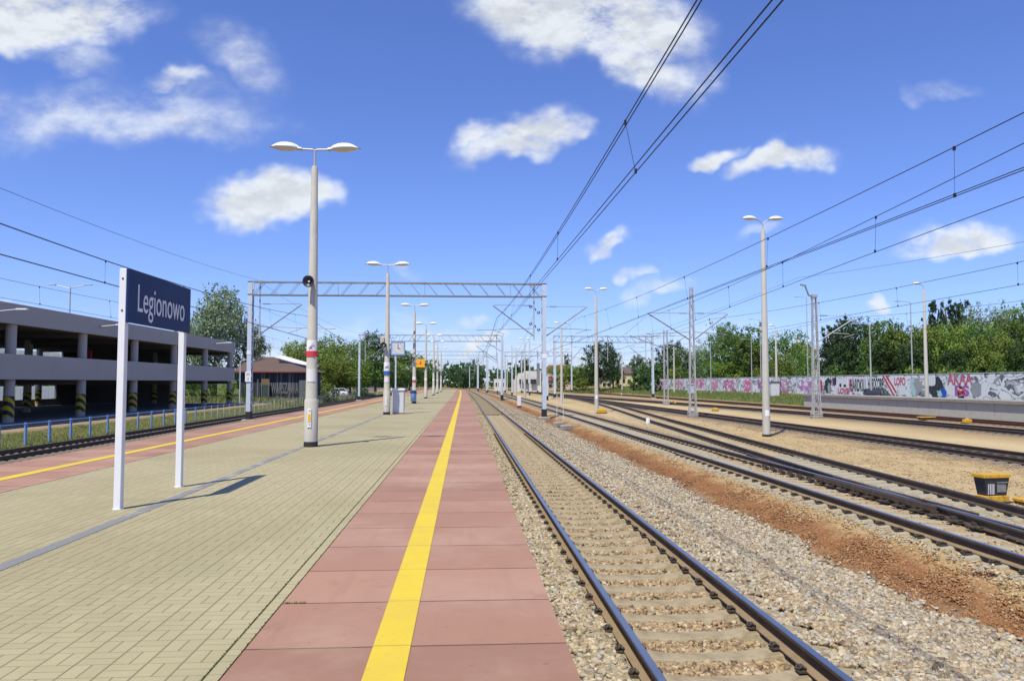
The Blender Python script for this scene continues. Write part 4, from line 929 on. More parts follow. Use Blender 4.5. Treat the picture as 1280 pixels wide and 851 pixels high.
# ------------------------------------------------------------------ low concrete platform and the painted wall
pf = thing('loading_platform', 'long low concrete loading platform below the painted wall', 'platform')
XPF = 36.4
b = MB(); y = 24.
while y < 79.5:
    b.box((XPF+.12, y+1.48, .38), (.20, 2.93, 1.15)); y += 2.98
b.obj('side_panel', 'concrete', pf)
b = MB(); y = 24.
while y < 79.5: b.box((XPF-.15+1.6, y+1.49, 1.045), (3.2, 2.972, .20)); y += 2.98
b.obj('cap_slab', 'concrete_dark', pf)
b = MB(); b.box((XPF+1.75, 51.6, .3),(2.9, 55., 1.2)); b.obj('core', 'concrete_dark', pf)
def graf(t, oc, p):
    x, y, z = t.sep(oc)
    f = t.m('DIVIDE', t.m('SUBTRACT', y, 40.), 150.)
    nA = t.noise(t.comb(t.m('MULTIPLY', y, .55), z, 3.1), .75, 3, .5); nB = t.noise(t.comb(t.m('MULTIPLY', y, .7), z, 9.7), 1.35, 4, .6); nC = t.noise(t.comb(t.m('MULTIPLY', y, .35), z, 5.2), 1.1, 3)
    vo = t.n('ShaderNodeTexVoronoi', feature='DISTANCE_TO_EDGE'); t.set(vo.inputs['Vector'], t.comb(t.m('MULTIPLY', y, .55), z, 0.)); vo.inputs['Scale'].default_value = 2.6
    vc = t.n('ShaderNodeTexVoronoi'); t.set(vc.inputs['Vector'], t.comb(t.m('MULTIPLY', y, .55), z, 0.)); vc.inputs['Scale'].default_value = 2.6
    g0 = t.ramp(nA, [(0,(.80,.79,.80)),(.42,(.78,.77,.78)),(.45,(.36,.36,.37)),(.49,(.74,.74,.75)),(.56,(.14,.14,.15)),(.60,(.45,.45,.46)),(.66,(.77,.76,.76))], 'CONSTANT')
    g0 = t.mix(t.smooth(nB, .60, .62), g0, (.15,.15,.16,1)); g0 = t.mix(t.smooth(nB, .40, .42, 1., 0.), g0, (.76,.76,.77,1))
    grey = t.sep(vc.outputs['Color'])[0]
    crack = t.mix(t.smooth(vo.outputs[0], .03, .10), (.07,.07,.075,1), t.ramp(grey, [(0,(.26,.26,.27)),(.5,(.40,.40,.41)),(.9,(.52,.52,.53)),(1,(.72,.73,.78))]))
    c = t.mix(t.m('LESS_THAN', t.m('ADD', y, t.m('MULTIPLY', nC, 3.)), 59.0), g0, crack)
    # painted colour fields further along
    for y0, y1, z0, z1, col in [(82,87.5,.8,2.8,(.50,.06,.20)),(95,101,1.2,2.6,(.50,.16,.42)),(118,121.5,.9,2.9,(.62,.12,.28)),(126,131,.9,2.8,(.56,.10,.26)),(142,150,1.3,3.,(.60,.12,.28)),(171,178,1.,2.8,(.50,.12,.30)),(66.5,69.5,1.2,3.,(.40,.62,.58)),(156,163,1.2,2.8,(.52,.20,.36)),(104,108,1.,2.5,(.55,.16,.30)),(112,115.5,1.4,3.,(.40,.10,.30)),(134,138,1.2,2.9,(.60,.20,.34)),(88.5,93,1.2,2.7,(.48,.14,.42))]:
        m_ = t.m('MULTIPLY', t.m('MULTIPLY', t.smooth(y, y0-.3, y0+.3), t.smooth(y, y1-.3, y1+.3, 1., 0.)), t.m('MULTIPLY', t.smooth(z, z0-.2, z0+.2), t.smooth(z, z1-.2, z1+.2, 1., 0.)))
        m_ = t.m('MULTIPLY', m_, t.smooth(t.noise(t.comb(t.m('MULTIPLY', y, .9), z, y0), 1.6, 3), .44, .50)); c = t.mix(t.m('MULTIPLY', m_, .9), c, (*col, 1))
    e = t.m('FRACT', t.m('DIVIDE', y, 3.0)); c = t.mix(t.m('MULTIPLY', t.m('LESS_THAN', e, .012), .6), c, (.2,.2,.2,1))
    return c
M['graffiti'] = mat('painted_wall', None, .85, fn=graf)
XW = 45.
wl_ = thing('graffiti_wall', 'long white and grey concrete wall covered in graffiti', 'wall')
b = MB(); b.box((XW+.1, 112, 1.6), (.2, 146, 3.16)); wb = b.obj('wall_panel', 'graffiti', wl_)
b = MB(); b.box((XW+.1, 112, 3.21), (.26, 146, .06)); b.obj('coping', 'concrete', wl_)
FACE_NX = Matrix(((0,0,-1,0),(-1,0,0,0),(0,1,0,0),(0,0,0,1)))
def wallpx(px): return AX(px, XW).y
def paint_poly(pts, m, name='paint_patch', off=0.):
    b = MB(); n = len(pts); b.add([(XW-.004-off, y, z) for y, z in pts]+[(XW-.002, y, z) for y, z in pts], [tuple(range(n)), tuple(range(2*n-1, n-1, -1))]+[(i, i+n, (i+1)%n+n, (i+1)%n) for i in range(n)]); return b.obj(name, m, wb)
M['paint_white'] = mat('paint_white', (.76,.75,.76), .8, var=.2, vscale=3); M['paint_black'] = mat('paint_black', (.035,.035,.04), .8, var=.4, vscale=2, col2=(.12,.12,.13))
M['paint_pink'] = mat('paint_pink', (.50,.11,.19), .8, var=.5, vscale=2, col2=(.66,.30,.38)); M['paint_grey'] = mat('paint_grey', (.36,.36,.37), .8, var=.4, vscale=1.5); M['paint_red'] = mat('paint_red', (.50,.04,.07), .8); M['paint_blue'] = mat('paint_blue', (.03,.09,.48), .8); M['paint_mint'] = mat('paint_mint', (.42,.62,.58), .8); M['paint_violet'] = mat('paint_violet', (.40,.12,.36), .8)
rg = random.Random(5)
def blob(px0, px1, z0, z1, m, off, jag=.25, n=22):
    ya, yb = sorted((wallpx(px0), wallpx(px1))); cy, cz, ry, rz = (ya+yb)/2, (z0+z1)/2, (yb-ya)/2, (z1-z0)/2
    pts = []
    for i in range(n):
        a = 2*math.pi*i/n; k = 1-jag*rg.random(); s_ = abs(math.cos(a))**.7*math.copysign(1, math.cos(a)); u_ = abs(math.sin(a))**.7*math.copysign(1, math.sin(a)); pts.append((cy+ry*s_*k, min(3.14, cz+rz*u_*k)))
    paint_poly(pts, m, off=off)
blob(1160,1180,.9,3.0,'paint_black',.004,.2); blob(1158,1170,2.0,3.1,'paint_white',.008,.1); blob(1172,1184,.8,1.9,'paint_blue',.010,.4); blob(1181,1224,.9,2.9,'paint_white',.004,.35,30)
blob(1170,1178,.9,1.7,'paint_mint',.012,.5); blob(1212,1228,1.0,2.5,'paint_grey',.010,.15,5); blob(1234,1244,2.3,3.1,'paint_white',.006,.2)
blob(1042,1054,.9,3.1,'paint_white',.004,.35); blob(1048,1062,.9,3.0,'paint_white',.006,.3); blob(1041,1046,2.0,3.1,'paint_black',.008,.3); blob(1049,1052,1.8,2.3,'paint_black',.010,.3); blob(1054,1058,1.8,2.2,'paint_black',.010,.3); blob(1030,1040,.9,3.1,'paint_black',.006,.3); blob(1034,1039,1.0,2.4,'paint_grey',.010,.4)
blob(1062,1104,.9,3.05,'paint_white',.003,.15,30); blob(1110,1122,.9,3.1,'paint_white',.005,.2); blob(1122,1132,.9,3.1,'paint_white',.006,.25); blob(1136,1150,.9,2.9,'paint_mint',.006,.5); blob(1140,1156,1.0,3.0,'paint_grey',.008,.6)
blob(1015,1025,1.2,2.8,'paint_white',.004,.3); blob(1024,1028,1.0,3.0,'paint_red',.008,.4)
for a_, c_ in [((1103,3.1),(1116,1.0)),((1107,3.1),(1119,1.3))]:
    y0, y1 = wallpx(a_[0]), wallpx(c_[0]); paint_poly([(y0,a_[1]),(y0-.35,a_[1]),(y1-.35,c_[1]),(y1,c_[1])], 'paint_red', 'paint_stripe', .010)
def wtext(tx, px0, px1, zc_, size, m, off=.014):
    y0, y1 = wallpx(px0), wallpx(px1)
    o = text_mesh(tx, size, m, wb, 'graffiti_lettering', Matrix.Identity(4), 1., .0015, .055)
    wd = o.dimensions.x if o.dimensions.x > 0 else max(v.co.x for v in o.data.vertices)-min(v.co.x for v in o.data.vertices)
    o.data.transform(Matrix.Diagonal((abs(y0-y1)/wd,1,1,1))); o.matrix_local = Matrix.Translation((XW-off, (y0+y1)/2, zc_)) @ FACE_NX
wtext('HARDKILL', 1063, 1083, 2.0, 1.9, 'paint_black'); wtext('HARDCORE', 1085, 1104, 2.15, 1.7, 'paint_black'); wtext('LOVE', 1047, 1061, 1.35, .85, 'paint_pink'); wtext('LOFO', 1118, 1132, 2.45, 1.1, 'paint_pink')
wtext('AKAA', 1184, 1216, 2.65, 1.5, 'paint_pink'); wtext('PS', 1193, 1211, 1.6, 1.25, 'paint_violet')
# car on the road behind the low platform
def car(label, loc, rz, paint):
    t = thing('parked_car', label, 'car', loc, rz)
    b = MB(); sec = [(-2.1,.35,.62,.78),(-2.02,.28,.9,.83),(-1.3,.26,.98,.86),(-.9,.26,1.0,.87),(1.2,.26,.96,.87),(2.0,.28,.85,.82),(2.12,.36,.6,.74)]
    for (x, z0, z1, w_) in sec: b.v += [(x,-w_,z0),(x,w_,z0),(x,w_,(z0+z1)/2+.1),(x,w_*.93,z1),(x,-w_*.93,z1),(x,-w_,(z0+z1)/2+.1)]
    for i in range(len(sec)-1):
        for k in range(6): b.f.append((6*i+k, 6*i+(k+1)%6, 6*i+6+(k+1)%6, 6*i+6+k))
    b.f += [(5,4,3,2,1,0), tuple(range(36,42))]; b.mi = [0]*len(b.f); b.obj('body', paint, t)
    b = MB(); b.add([(-1.05,-.8,.97),(1.95,-.8,.93),(1.95,.8,.93),(-1.05,.8,.97),(-.35,-.62,1.42),(1.45,-.62,1.42),(1.45,.62,1.42),(-.35,.62,1.42)], [(0,1,5,4),(1,2,6,5),(2,3,7,6),(3,0,4,7)]); b.obj('window', 'window', t)
    b = MB(); b.box((.55,0,1.435),(1.84,1.26,.04), ch=.015)
    for y in (-1, 1): b.bar((-1.05,y*.8,.98),(-.35,y*.63,1.42),.06); b.bar((1.95,y*.8,.95),(1.45,y*.63,1.42),.08); b.bar((.5,y*.8,.98),(.5,y*.63,1.42),.07)
    b.obj('roof', paint, t)
    for x in (-1.35, 1.3):
        for y in (-.8, .8):
            b = MB(); b.lathe([(.2,-.1),(.31,-.1),(.32,-.06),(.32,.06),(.31,.1),(.2,.1)], 16, (x,y,.32), '-y'); w_ = b.obj('wheel', 'tyre', t); b = MB(); b.lathe([(.19,-.105),(.19,.105)], 12, (x,y,.32), '-y'); b.obj('rim', 'galv_grey', w_)
    for y in (-.6, .6):
        b = MB(); b.box((2.08,y,.75),(.10,.3,.18), ch=.02); b.obj('tail_light', 'red', t); b = MB(); b.box((-2.07,y,.68),(.10,.34,.14), ch=.02); b.obj('headlight', 'sign_white', t)
Yk = 73.; car('dark green car parked between the low platform and the graffiti wall', (P(1096, 478, Yk).x, Yk, .33), R(228), 'car_green')
# person in front of the wall
def skin_obj(name, joints, edges, m, parent=None, lvl=1):
    me = bpy.data.meshes.new(name); me.from_pydata([j[0] for j in joints], edges, []); me.materials.append(M[m]); o = link(name, me, parent)
    md = o.modifiers.new('skin', 'SKIN'); md.use_smooth_shade = True; lay = me.skin_vertices[0]
    for i, j in enumerate(joints): r = j[1]; lay.data[i].radius = r if isinstance(r, tuple) else (r, r)
    lay.data[0].use_root = True; s_ = o.modifiers.new('sub', 'SUBSURF'); s_.levels = lvl; s_.render_levels = lvl; return o
X_, Y_ = P(1200.5, 478, 61.5).x, 61.5
pr = thing('person', 'person in a dark red jacket and navy trousers facing the graffiti', 'person', (X_, Y_, .33), R(-70))
J = [((0,0,.92),(.15,.11)),((0,0,1.12),(.14,.10)),((0,.01,1.36),(.16,.11)),((0,.0,1.46),(.06,.06)),((0,.02,1.56),(.075,.085)),((0,.02,1.68),(.075,.09)),
     ((.1,0,.86),.085),((.11,.03,.48),.062),((.12,0,.08),.045),((.12,.14,.035),.04),((-.1,0,.86),.085),((-.11,.03,.48),.062),((-.12,0,.08),.045),((-.12,.14,.035),.04),
     ((.19,.0,1.38),.06),((.25,.10,1.14),.048),((.17,.33,1.2),.036),((.15,.42,1.22),.03),((-.19,.0,1.38),.06),((-.25,.02,1.12),.048),((-.23,.12,.9),.036),((-.22,.16,.82),.03)]
Ed = [(0,1),(1,2),(2,3),(3,4),(4,5),(0,6),(6,7),(7,8),(8,9),(0,10),(10,11),(11,12),(12,13),(2,14),(14,15),(15,16),(16,17),(2,18),(18,19),(19,20),(20,21)]
skin_obj('body', J, Ed, 'skin', pr)
def sub(idx, k): return [(J[i][0], tuple(c*k for c in J[i][1]) if isinstance(J[i][1], tuple) else J[i][1]*k) for i in idx]
skin_obj('jacket', sub([0,1,2,14,15,16,18,19,20], 1.22), [(0,1),(1,2),(2,3),(3,4),(4,5),(2,6),(6,7),(7,8)], 'cloth_red', pr)
skin_obj('trousers', sub([0,6,7,8,10,11,12], 1.2), [(0,1),(1,2),(2,3),(0,4),(4,5),(5,6)], 'cloth_navy', pr)
b = MB(); b.lathe([(.02,.125),(.07,.11),(.105,.06),(.112,0),(.10,-.07),(.07,-.10)], 12); b.obj('hair', 'hair', pr, smooth=True, loc=(0,-.01,1.66))
# cabinets by the wall, before the grass bank
def yard_cabinet(px, X, h, w_, label, m='grey_cab', roof='roof_brown'):
    p = AX(px, X); z = float(H(X-dX(p.y), p.y)); t = thing('switch_cabinet', label, 'cabinet', (X, p.y, z))
    b = MB(); b.box((0,0,h/2),(w_,1.2,h), ch=.02); b.obj('body', m, t); b = MB(); b.box((0,0,h+.05),(w_+.2,1.4,.1), ch=.02); b.obj('roof', roof, t); b = MB(); b.box((-w_/2-.012,.0,h*.5),(.02,.9,h*.8)); b.obj('door', m, t)
yard_cabinet(967, 42.2, 2.0, 1.1, 'grey switch cabinet with a brown top before the wall'); yard_cabinet(863.5, 40.0, 1.7, .9, 'pale blue grey cabinet in the grass left of the tall mast', 'galv', 'grey_cab')
# ------------------------------------------------------------------ parking deck on the left
pg = thing('parking_garage', 'grey two storey open concrete parking deck with striped columns', 'garage')
XG, XB = -26., -43.
YCOL = [21.2+8.4*k for k in range(9)]
for X in (XG-.35, XB+8.5, XB+.4):
    for y in YCOL:
        b = MB(); b.lathe([(.29,0),(.29,2.56)], 16); b.lathe([(.29,3.5),(.29,5.76)], 16); o = b.obj('column', 'garage', pg, smooth=False, loc=(X, y, -.02))
        b = MB(); b.lathe([(.302,.38),(.302,1.62)], 16); b.obj('striped_guard', 'hazard', o)
YA, YB = 20., 88.75
b = MB(); b.box((XG+.0, (YA+YB)/2, 3.29), (.2, YB-YA, 1.46)); b.box((XG+.0, (YA+YB)/2, 6.34), (.2, YB-YA, 1.18)); b.obj('parapet', 'garage', pg)
b = MB(); b.box(((XG+XB)/2-.1, YB-.1, 3.287), (XG-XB-.4, .2, 1.45)); b.box(((XG+XB)/2-.1, YB-.1, 6.337), (XG-XB-.4, .2, 1.17)); b.obj('end_parapet', 'garage', pg)
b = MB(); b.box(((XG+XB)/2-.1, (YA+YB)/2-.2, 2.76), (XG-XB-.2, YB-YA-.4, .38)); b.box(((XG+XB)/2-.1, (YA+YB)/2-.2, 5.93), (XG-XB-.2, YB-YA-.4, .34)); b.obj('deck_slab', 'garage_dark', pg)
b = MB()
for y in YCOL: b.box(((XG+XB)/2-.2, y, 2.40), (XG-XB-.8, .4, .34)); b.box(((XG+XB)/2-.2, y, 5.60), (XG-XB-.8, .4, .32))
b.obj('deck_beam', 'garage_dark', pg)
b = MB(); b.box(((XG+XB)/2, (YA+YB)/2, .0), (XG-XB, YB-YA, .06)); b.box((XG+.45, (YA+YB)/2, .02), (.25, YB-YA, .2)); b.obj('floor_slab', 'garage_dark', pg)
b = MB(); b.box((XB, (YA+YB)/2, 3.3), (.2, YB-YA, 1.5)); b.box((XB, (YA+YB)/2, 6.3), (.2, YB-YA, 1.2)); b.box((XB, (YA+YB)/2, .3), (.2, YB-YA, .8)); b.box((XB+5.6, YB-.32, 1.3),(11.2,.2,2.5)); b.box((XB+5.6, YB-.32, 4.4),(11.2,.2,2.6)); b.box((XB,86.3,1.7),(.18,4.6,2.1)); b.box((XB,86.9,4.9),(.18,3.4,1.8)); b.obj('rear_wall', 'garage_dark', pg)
y = YA
while y < 92:
    b = MB(); b.box((XB-.6, y+.95, 1.25), (.06, 1.86, 1.5)); b.box((XB-.6, y+.95, 4.75), (.06, 1.86, 1.7)); b.obj('screen_panel', 'panel_white', pg); y += 2.
b = MB(); b.box((-33, 70, 4.75), (.28,.28,1.0), ch=.02); b.obj('hydrant_cabinet', 'red', pg)
for (y, z) in [(56.2, 6.35), (81.5, 6.4), (44, 6.3)]:
    b = MB(); b.bar((XG+.1,y,z-.1),(XG+.25,y,z+.05),.08); b.tube([(XG+.2,y,z),(XG+1.3,y,z+.12)], .035, 6); a = b.obj('lamp_arm', 'galv_grey', pg); b = MB(); b.box((XG+1.55,y,z+.13),(.6,.25,.08), ch=.02); b.obj('lamp_head', 'lamp_white', a)
for (px, Y, py, X_, lab, hd) in [(88,74,359,-34,'double armed lamp standing on the parking roof',2)]:
    p = AX(px, X_, py); t = thing('roof_lamp', lab, 'lamp post', (X_, p.y, 6.1)); h = p.z-6.1
    b = MB(); b.tube([(0,0,0),(0,0,h)], .06, 8); b.obj('pole', 'galv_grey', t)
    for s_ in (-1, 1):
        b = MB(); b.tube([(0,0,h-.1),(s_*1.3,0,h+.18)], .035, 6); a = b.obj('arm', 'galv_grey', t); b = MB(); b.box((s_*1.5,0,h+.22),(.6,.25,.08), ch=.02); b.obj('lamp_head', 'galv_grey', a)
t = thing('street_lamp', 'small pale street lamp past the end of the parking deck', 'street lamp', (-26.5, 93, -.02)); p = P(266, 455, 93); 
b = MB(); b.tube([(0,0,0),(0,0,5.0)], .07, 8); b.obj('pole', 'galv', t); b = MB(); b.tube([(0,0,4.95),(.5,0,5.1),(1.2,0,5.1)], .03, 6); a = b.obj('arm', 'galv', t); b = MB(); b.box((1.4,0,5.1),(.6,.24,.08)); b.obj('lamp_head', 'lamp_white', a)
# low blue fence along the left track
fn = thing('low_fence', 'row of short blue posts joined by a thin rail along the track', 'fence')
pb = MB(); pb.box((0,-.055,.54),(.06,.05,1.1)); pb.box((0,.055,.54),(.06,.05,1.1)); pb.box((0,0,1.02),(.09,.17,.12)); pme = pb.mesh('post', 'blue_pale')
pb = MB(); pb.box((0,0,.55),(.05,.05,1.1)); pme2 = pb.mesh('post', 'galv_grey')
y = 27.; k = 0; rails = MB()
while y < 190 and k < 100:
    x = -20.4+dX(y); link('post', pme if y < 61 else pme2, fn, (x, y, float(H(-20.4, y))-.02)); y += 2.07 if y < 61 else 1.6; k += 1
yy_ = np.arange(27, y, 4.)
rails.tube([(-20.4+dX(v), v, float(H(-20.4, v))+1.02) for v in yy_], .022, 5); rails.tube([(-20.4+dX(v), v, float(H(-20.4, v))+.25) for v in yy_ if v > 60], .015, 5); rails.obj('top_rail', 'blue_pale', fn)
# ------------------------------------------------------------------ dark barn with hipped roof
Yb = 112.; x0, x1 = P(296,478,Yb).x, P(388,478,Yb).x; zb = -.2; ze = P(350,464.5,Yb).z; zr = P(330,445.5,Yb+5).z
bn = thing('wooden_barn', 'dark planked barn with a brown hipped roof', 'barn')
b = MB(); b.box(((x0+x1)/2, Yb+5, (zb+ze)/2), (x1-x0-.8, 10, ze-zb)); wlb = b.obj('wall', 'plank', bn)
xr0, xr1 = P(312,478,Yb+7).x, P(341,478,Yb+7).x
b = MB(); b.add([(x0-.4,Yb-.6,ze),(x1+.5,Yb-.6,ze),(x1+.5,Yb+10.6,ze),(x0-.4,Yb+10.6,ze),(xr0,Yb+7,zr),(xr1,Yb+7,zr)], [(0,1,5,4),(1,2,5),(2,3,4,5),(3,0,4),(3,2,1,0)]); rf = b.obj('roof', 'roof_brown', bn)
b = MB(); b.box(((x0+x1)/2,Yb-.62,ze-.06),(x1-x0+.9,.06,.16)); b.obj('red_eave_board', mat('dull_red', (.22,.03,.025), .8), bn)
b = MB(); sl_ = [(345,446,Yb+5.3),(389,458.5,Yb+4.5)]; a, c = P(*sl_[0]), P(*sl_[1]); 
b.add([a, c, c+Vector((.8,1.6,.22)), a+Vector((.8,1.6,.22)), a-Vector((0,0,.12)), c-Vector((0,0,.12)), c+Vector((.8,1.6,.1)), a+Vector((.8,1.6,.1))], [(0,1,2,3),(7,6,5,4),(0,4,5,1),(1,5,6,2),(2,6,7,3),(3,7,4,0)]); b.obj('white_roof_strip', 'sign_white', rf)
b = MB(); q0, q1 = P(350,452,Yb+4), P(389,459.5,Yb+3.2); b.bar(q0, q1, .6, .45); b.obj('dark_skylight', 'black_plastic', rf)
def barn_px(px): return P(px, 478, Yb-.42)
b = MB(); p0_, p1_ = barn_px(327.5), barn_px(336); b.box(((p0_.x+p1_.x)/2, Yb-.43, 1.1), (p1_.x-p0_.x, .05, 2.4)); dr = b.obj('door', mat('door_green', (.03,.06,.05), .8), bn)
b = MB(); b.box(((p0_.x+p1_.x)/2, Yb-.47, 2.45), (p1_.x-p0_.x, .03, .9)); b.obj('orange_panel', mat('faded_orange', (.20,.12,.04), .85, var=.4), dr)
b = MB(); p0_, p1_ = barn_px(374), barn_px(386); b.box(((p0_.x+p1_.x)/2, Yb-.44, 1.4), (p1_.x-p0_.x, .06, 2.6)); b.obj('grey_annex_panel', mat('grey_board', (.11,.125,.14), .8, var=.5), bn)
M['faint'] = mat('faint_letter', (.15,.155,.16), .85)
tm = text_mesh('WARSZAWA', 2.2, 'faint', bn, 'barn_lettering', Matrix.Identity(4), 1., .01); pa, pc = barn_px(339), barn_px(373)
wd = max(v.co.x for v in tm.data.vertices)-min(v.co.x for v in tm.data.vertices); tm.data.transform(Matrix.Diagonal(((pc.x-pa.x)/wd,1,1,1))); tm.matrix_local = Matrix.Translation(((pa.x+pc.x)/2, Yb-.44, 1.5)) @ FACE_CAM
b = MB()
for px in (322.5, 327.3, 336.3): p_ = barn_px(px); b.box((p_.x, Yb-.49, 1.4),(.10,.04,2.9))
b.obj('pale_batten', 'faint', bn)
# ------------------------------------------------------------------ far houses
def house(name, label, px0, px1, pyb, pye, pyr, Y, dep, wallm, roofm, nwin, hip=.25, wrows=1, win=(.9,1.1)):
    a, c = P(px0, pyb, Y), P(px1, pyb, Y); ze_ = P((px0+px1)/2, pye, Y).z; zr_ = P((px0+px1)/2, pyr, Y+dep/2).z; zb_ = -.1
    t = thing(name, label, 'house'); b = MB(); b.box(((a.x+c.x)/2, Y+dep/2, (zb_+ze_)/2), (c.x-a.x, dep, ze_-zb_)); wl2 = b.obj('wall', wallm, t)
    if zr_ > ze_+.3:
        L_ = c.x-a.x; b = MB(); b.add([(a.x-.4,Y-.4,ze_),(c.x+.4,Y-.4,ze_),(c.x+.4,Y+dep+.4,ze_),(a.x-.4,Y+dep+.4,ze_),(a.x+L_*hip,Y+dep/2,zr_),(c.x-L_*hip,Y+dep/2,zr_)], [(0,1,5,4),(1,2,5),(2,3,4,5),(3,0,4),(3,2,1,0)]); rf_ = b.obj('roof', roofm, t)
        b = MB(); b.box((a.x+L_*.4, Y+dep/2, zr_+.3),(.7,.7,1.1)); b.obj('chimney', 'stucco_white', rf_)
    for r_ in range(wrows):
        for k_ in range(nwin):
            x = a.x+(c.x-a.x)*(k_+.5)/nwin; z = zb_+(ze_-zb_)*(r_+.55)/wrows
            b = MB(); b.box((x, Y-.01, z), (win[0]+.16, .10, win[1]+.16)); o = b.obj('window', 'sign_white', t); b = MB(); b.box((x, Y-.06, z), (win[0], .06, win[1])); b.obj('pane', 'window', o)
    return t
house('yellow_house', 'yellow house with dark brown hipped roof beyond the grass', 762, 797, 484, 466.5, 458.5, 235, 12, 'stucco_yellow', 'roof_purple', 5, .18)
house('yellow_shed', 'low pale yellow shed left of the yellow house', 752, 765, 484, 474, 472, 228, 6, 'stucco_yellow', 'roof_purple', 2, .1)
house('red_roof_house', 'pale house with a long dull red roof', 684, 716, 488, 464, 456, 240, 12, 'stucco_pink', 'roof_red', 4, .15)
house('red_roof_annex', 'small red roofed annex under the pale house', 683, 693, 488, 476, 470, 225, 6, 'stucco_pink', 'roof_red', 1, .2)
house('white_hut', 'small white railway hut among the far masts', 618, 631, 487, 473.5, 473.4, 225, 5, 'stucco_white', 'roof_purple', 2)
wb_ = thing('stepped_building', 'white flat roofed building with a stepped outline left of the gantry leg', 'building')
Y = 215
for (a_, c_, top) in [(644,651,474),(648,654,469),(651.5,659,466),(659,676,463.5)]:
    pa, pc = P(a_, 487, Y), P(c_, 487, Y); zt = P(a_, top, Y).z; b = MB(); b.box(((pa.x+pc.x)/2, Y+6+.02*a_-12.9, zt/2-.2), (pc.x-pa.x+.4, 11, zt+.4)); b.obj('block', 'stucco_white', wb_)
for a_, c_ in [(649.5,653.5),(656,660.5),(663.5,671)]:
    pa, pc = P(a_, 478, Y-1), P(c_, 478, Y-1); b = MB(); b.box(((pa.x+pc.x)/2, Y+.08, 2.65),(pc.x-pa.x,.4,1.3)); b.obj('window', 'window', wb_)
house('pale_block', 'pale apartment house showing between trees behind the wall', 884, 907, 478, 455, 454.9, 190, 8, 'stucco_white', 'roof_purple', 5, wrows=2)
house('white_house', 'white house between the trees right of the nearest tall lamp', 1002, 1022, 478, 440, 428, 150, 8, 'stucco_white', 'roof_purple', 3, wrows=2)
house('cream_house', 'cream house peeping over the wall behind the slim mast', 820, 832, 478, 462, 458, 235, 8, 'stucco_yellow', 'roof_purple', 2)
# ------------------------------------------------------------------ trees
def leaf_cloud(lobes, n, size, seed, per=26, spread=.16):
    """leaf sized quads in clumps near the skin of several lobes; returns coordinates and faces"""
    g = np.random.RandomState(seed); L_ = np.array(lobes, float); vol = L_[:,3]*L_[:,4]*L_[:,5]; nc = n//per
    idx = g.choice(len(L_), nc, p=vol/vol.sum()); d = g.randn(nc, 3); d /= np.linalg.norm(d, axis=1)[:,None]; r = .45+.6*g.rand(nc)**.6
    c = L_[idx,:3]+d*r[:,None]*L_[idx,3:6]; dd = np.repeat(d, per, 0); cs = spread*np.repeat(L_[idx,3:6].mean(1), per)*(.5+g.rand(nc*per))
    p = np.repeat(c, per, 0)+g.randn(nc*per, 3)*cs[:,None]*.75
    nrm = dd*.6+g.randn(len(p), 3)*.8+np.array([0,0,.25]); nrm /= np.linalg.norm(nrm, axis=1)[:,None]
    a = np.cross(nrm, g.randn(len(p), 3)); a /= np.linalg.norm(a, axis=1)[:,None]; b_ = np.cross(nrm, a); s_ = size*(.55+.9*g.rand(len(p)))
    a *= s_[:,None]; b_ *= (s_*.6)[:,None]
    co = np.stack([p-a*.5, p-b_*.5+a*.1, p+a*.6, p+b_*.5+a*.1], 1); return co.reshape(-1, 3), np.arange(len(p)*4).reshape(-1, 4)
def lobes_round(seed, n=11, flat=1., w=1., top=1.):
    g = random.Random(seed); out = [(0,0,.56,.27*w,.27*w,.30)]+[(.16*w*math.cos(q*2.1+seed), .16*w*math.sin(q*2.1+seed), .27, .15*w, .15*w, .14) for q in range(3)]
    for i in range(n):
        a = g.random()*6.28; z = .24+.66*g.random()*top; rr_ = (.30*w)*math.sin(math.pi*min(.97, max(.12, (z-.08)/.98)))**.8*(.55+.5*g.random()); s_ = .12+.09*g.random()
        out.append((math.cos(a)*rr_, math.sin(a)*rr_, z, s_*w*1.1, s_*w*1.1, s_*flat))
    return out
def lobes_pine(seed):
    g = random.Random(seed); out = []
    for i in range(15):
        z = .25+.72*i/14; rr_ = .22*(1.08-z)**.7*(.5+.7*g.random()); a = g.random()*6.28; s_ = (.10+.07*g.random())*(1.15-.5*z); out.append((math.cos(a)*rr_, math.sin(a)*rr_, z, s_*1.3, s_*1.3, s_*.6))
    out.append((0,0,.95,.04,.04,.06)); return out
CROWN = {}
def crown(kind, lobes, n, size, m, seed): co, f = leaf_cloud(lobes, n, size, seed); CROWN[kind] = npmesh('crown', co, f, 4, m)
crown('round0', lobes_round(1, 13), 9000, .027, 'leaf_mid', 1); crown('round1', lobes_round(5, 15, .9, 1.15), 9000, .027, 'leaf_mid', 2); crown('bright0', lobes_round(9, 12, 1., 1.1), 8600, .027, 'leaf_bright', 3); crown('bright1', lobes_round(13, 16, .8, 1.25, .9), 9000, .027, 'leaf_bright', 4)
crown('dark0', lobes_round(17, 13), 9000, .027, 'leaf_dark', 5); crown('pine0', lobes_pine(21), 7600, .028, 'leaf_pine', 6); crown('pine1', lobes_pine(29), 7600, .028, 'leaf_pine', 7); crown('silver0', lobes_round(33, 16, 1., 1.0), 12000, .022, 'leaf_silver', 8)
def bush_lobes(seed): g = random.Random(seed); return [(g.uniform(-.4,.4), g.uniform(-.25,.25), g.uniform(.15,.6), .2, .2, .22) for _ in range(10)]
crown('bush0', bush_lobes(41), 2600, .045, 'leaf_bright', 9); crown('bush1', bush_lobes(43), 2600, .045, 'leaf_mid', 10)
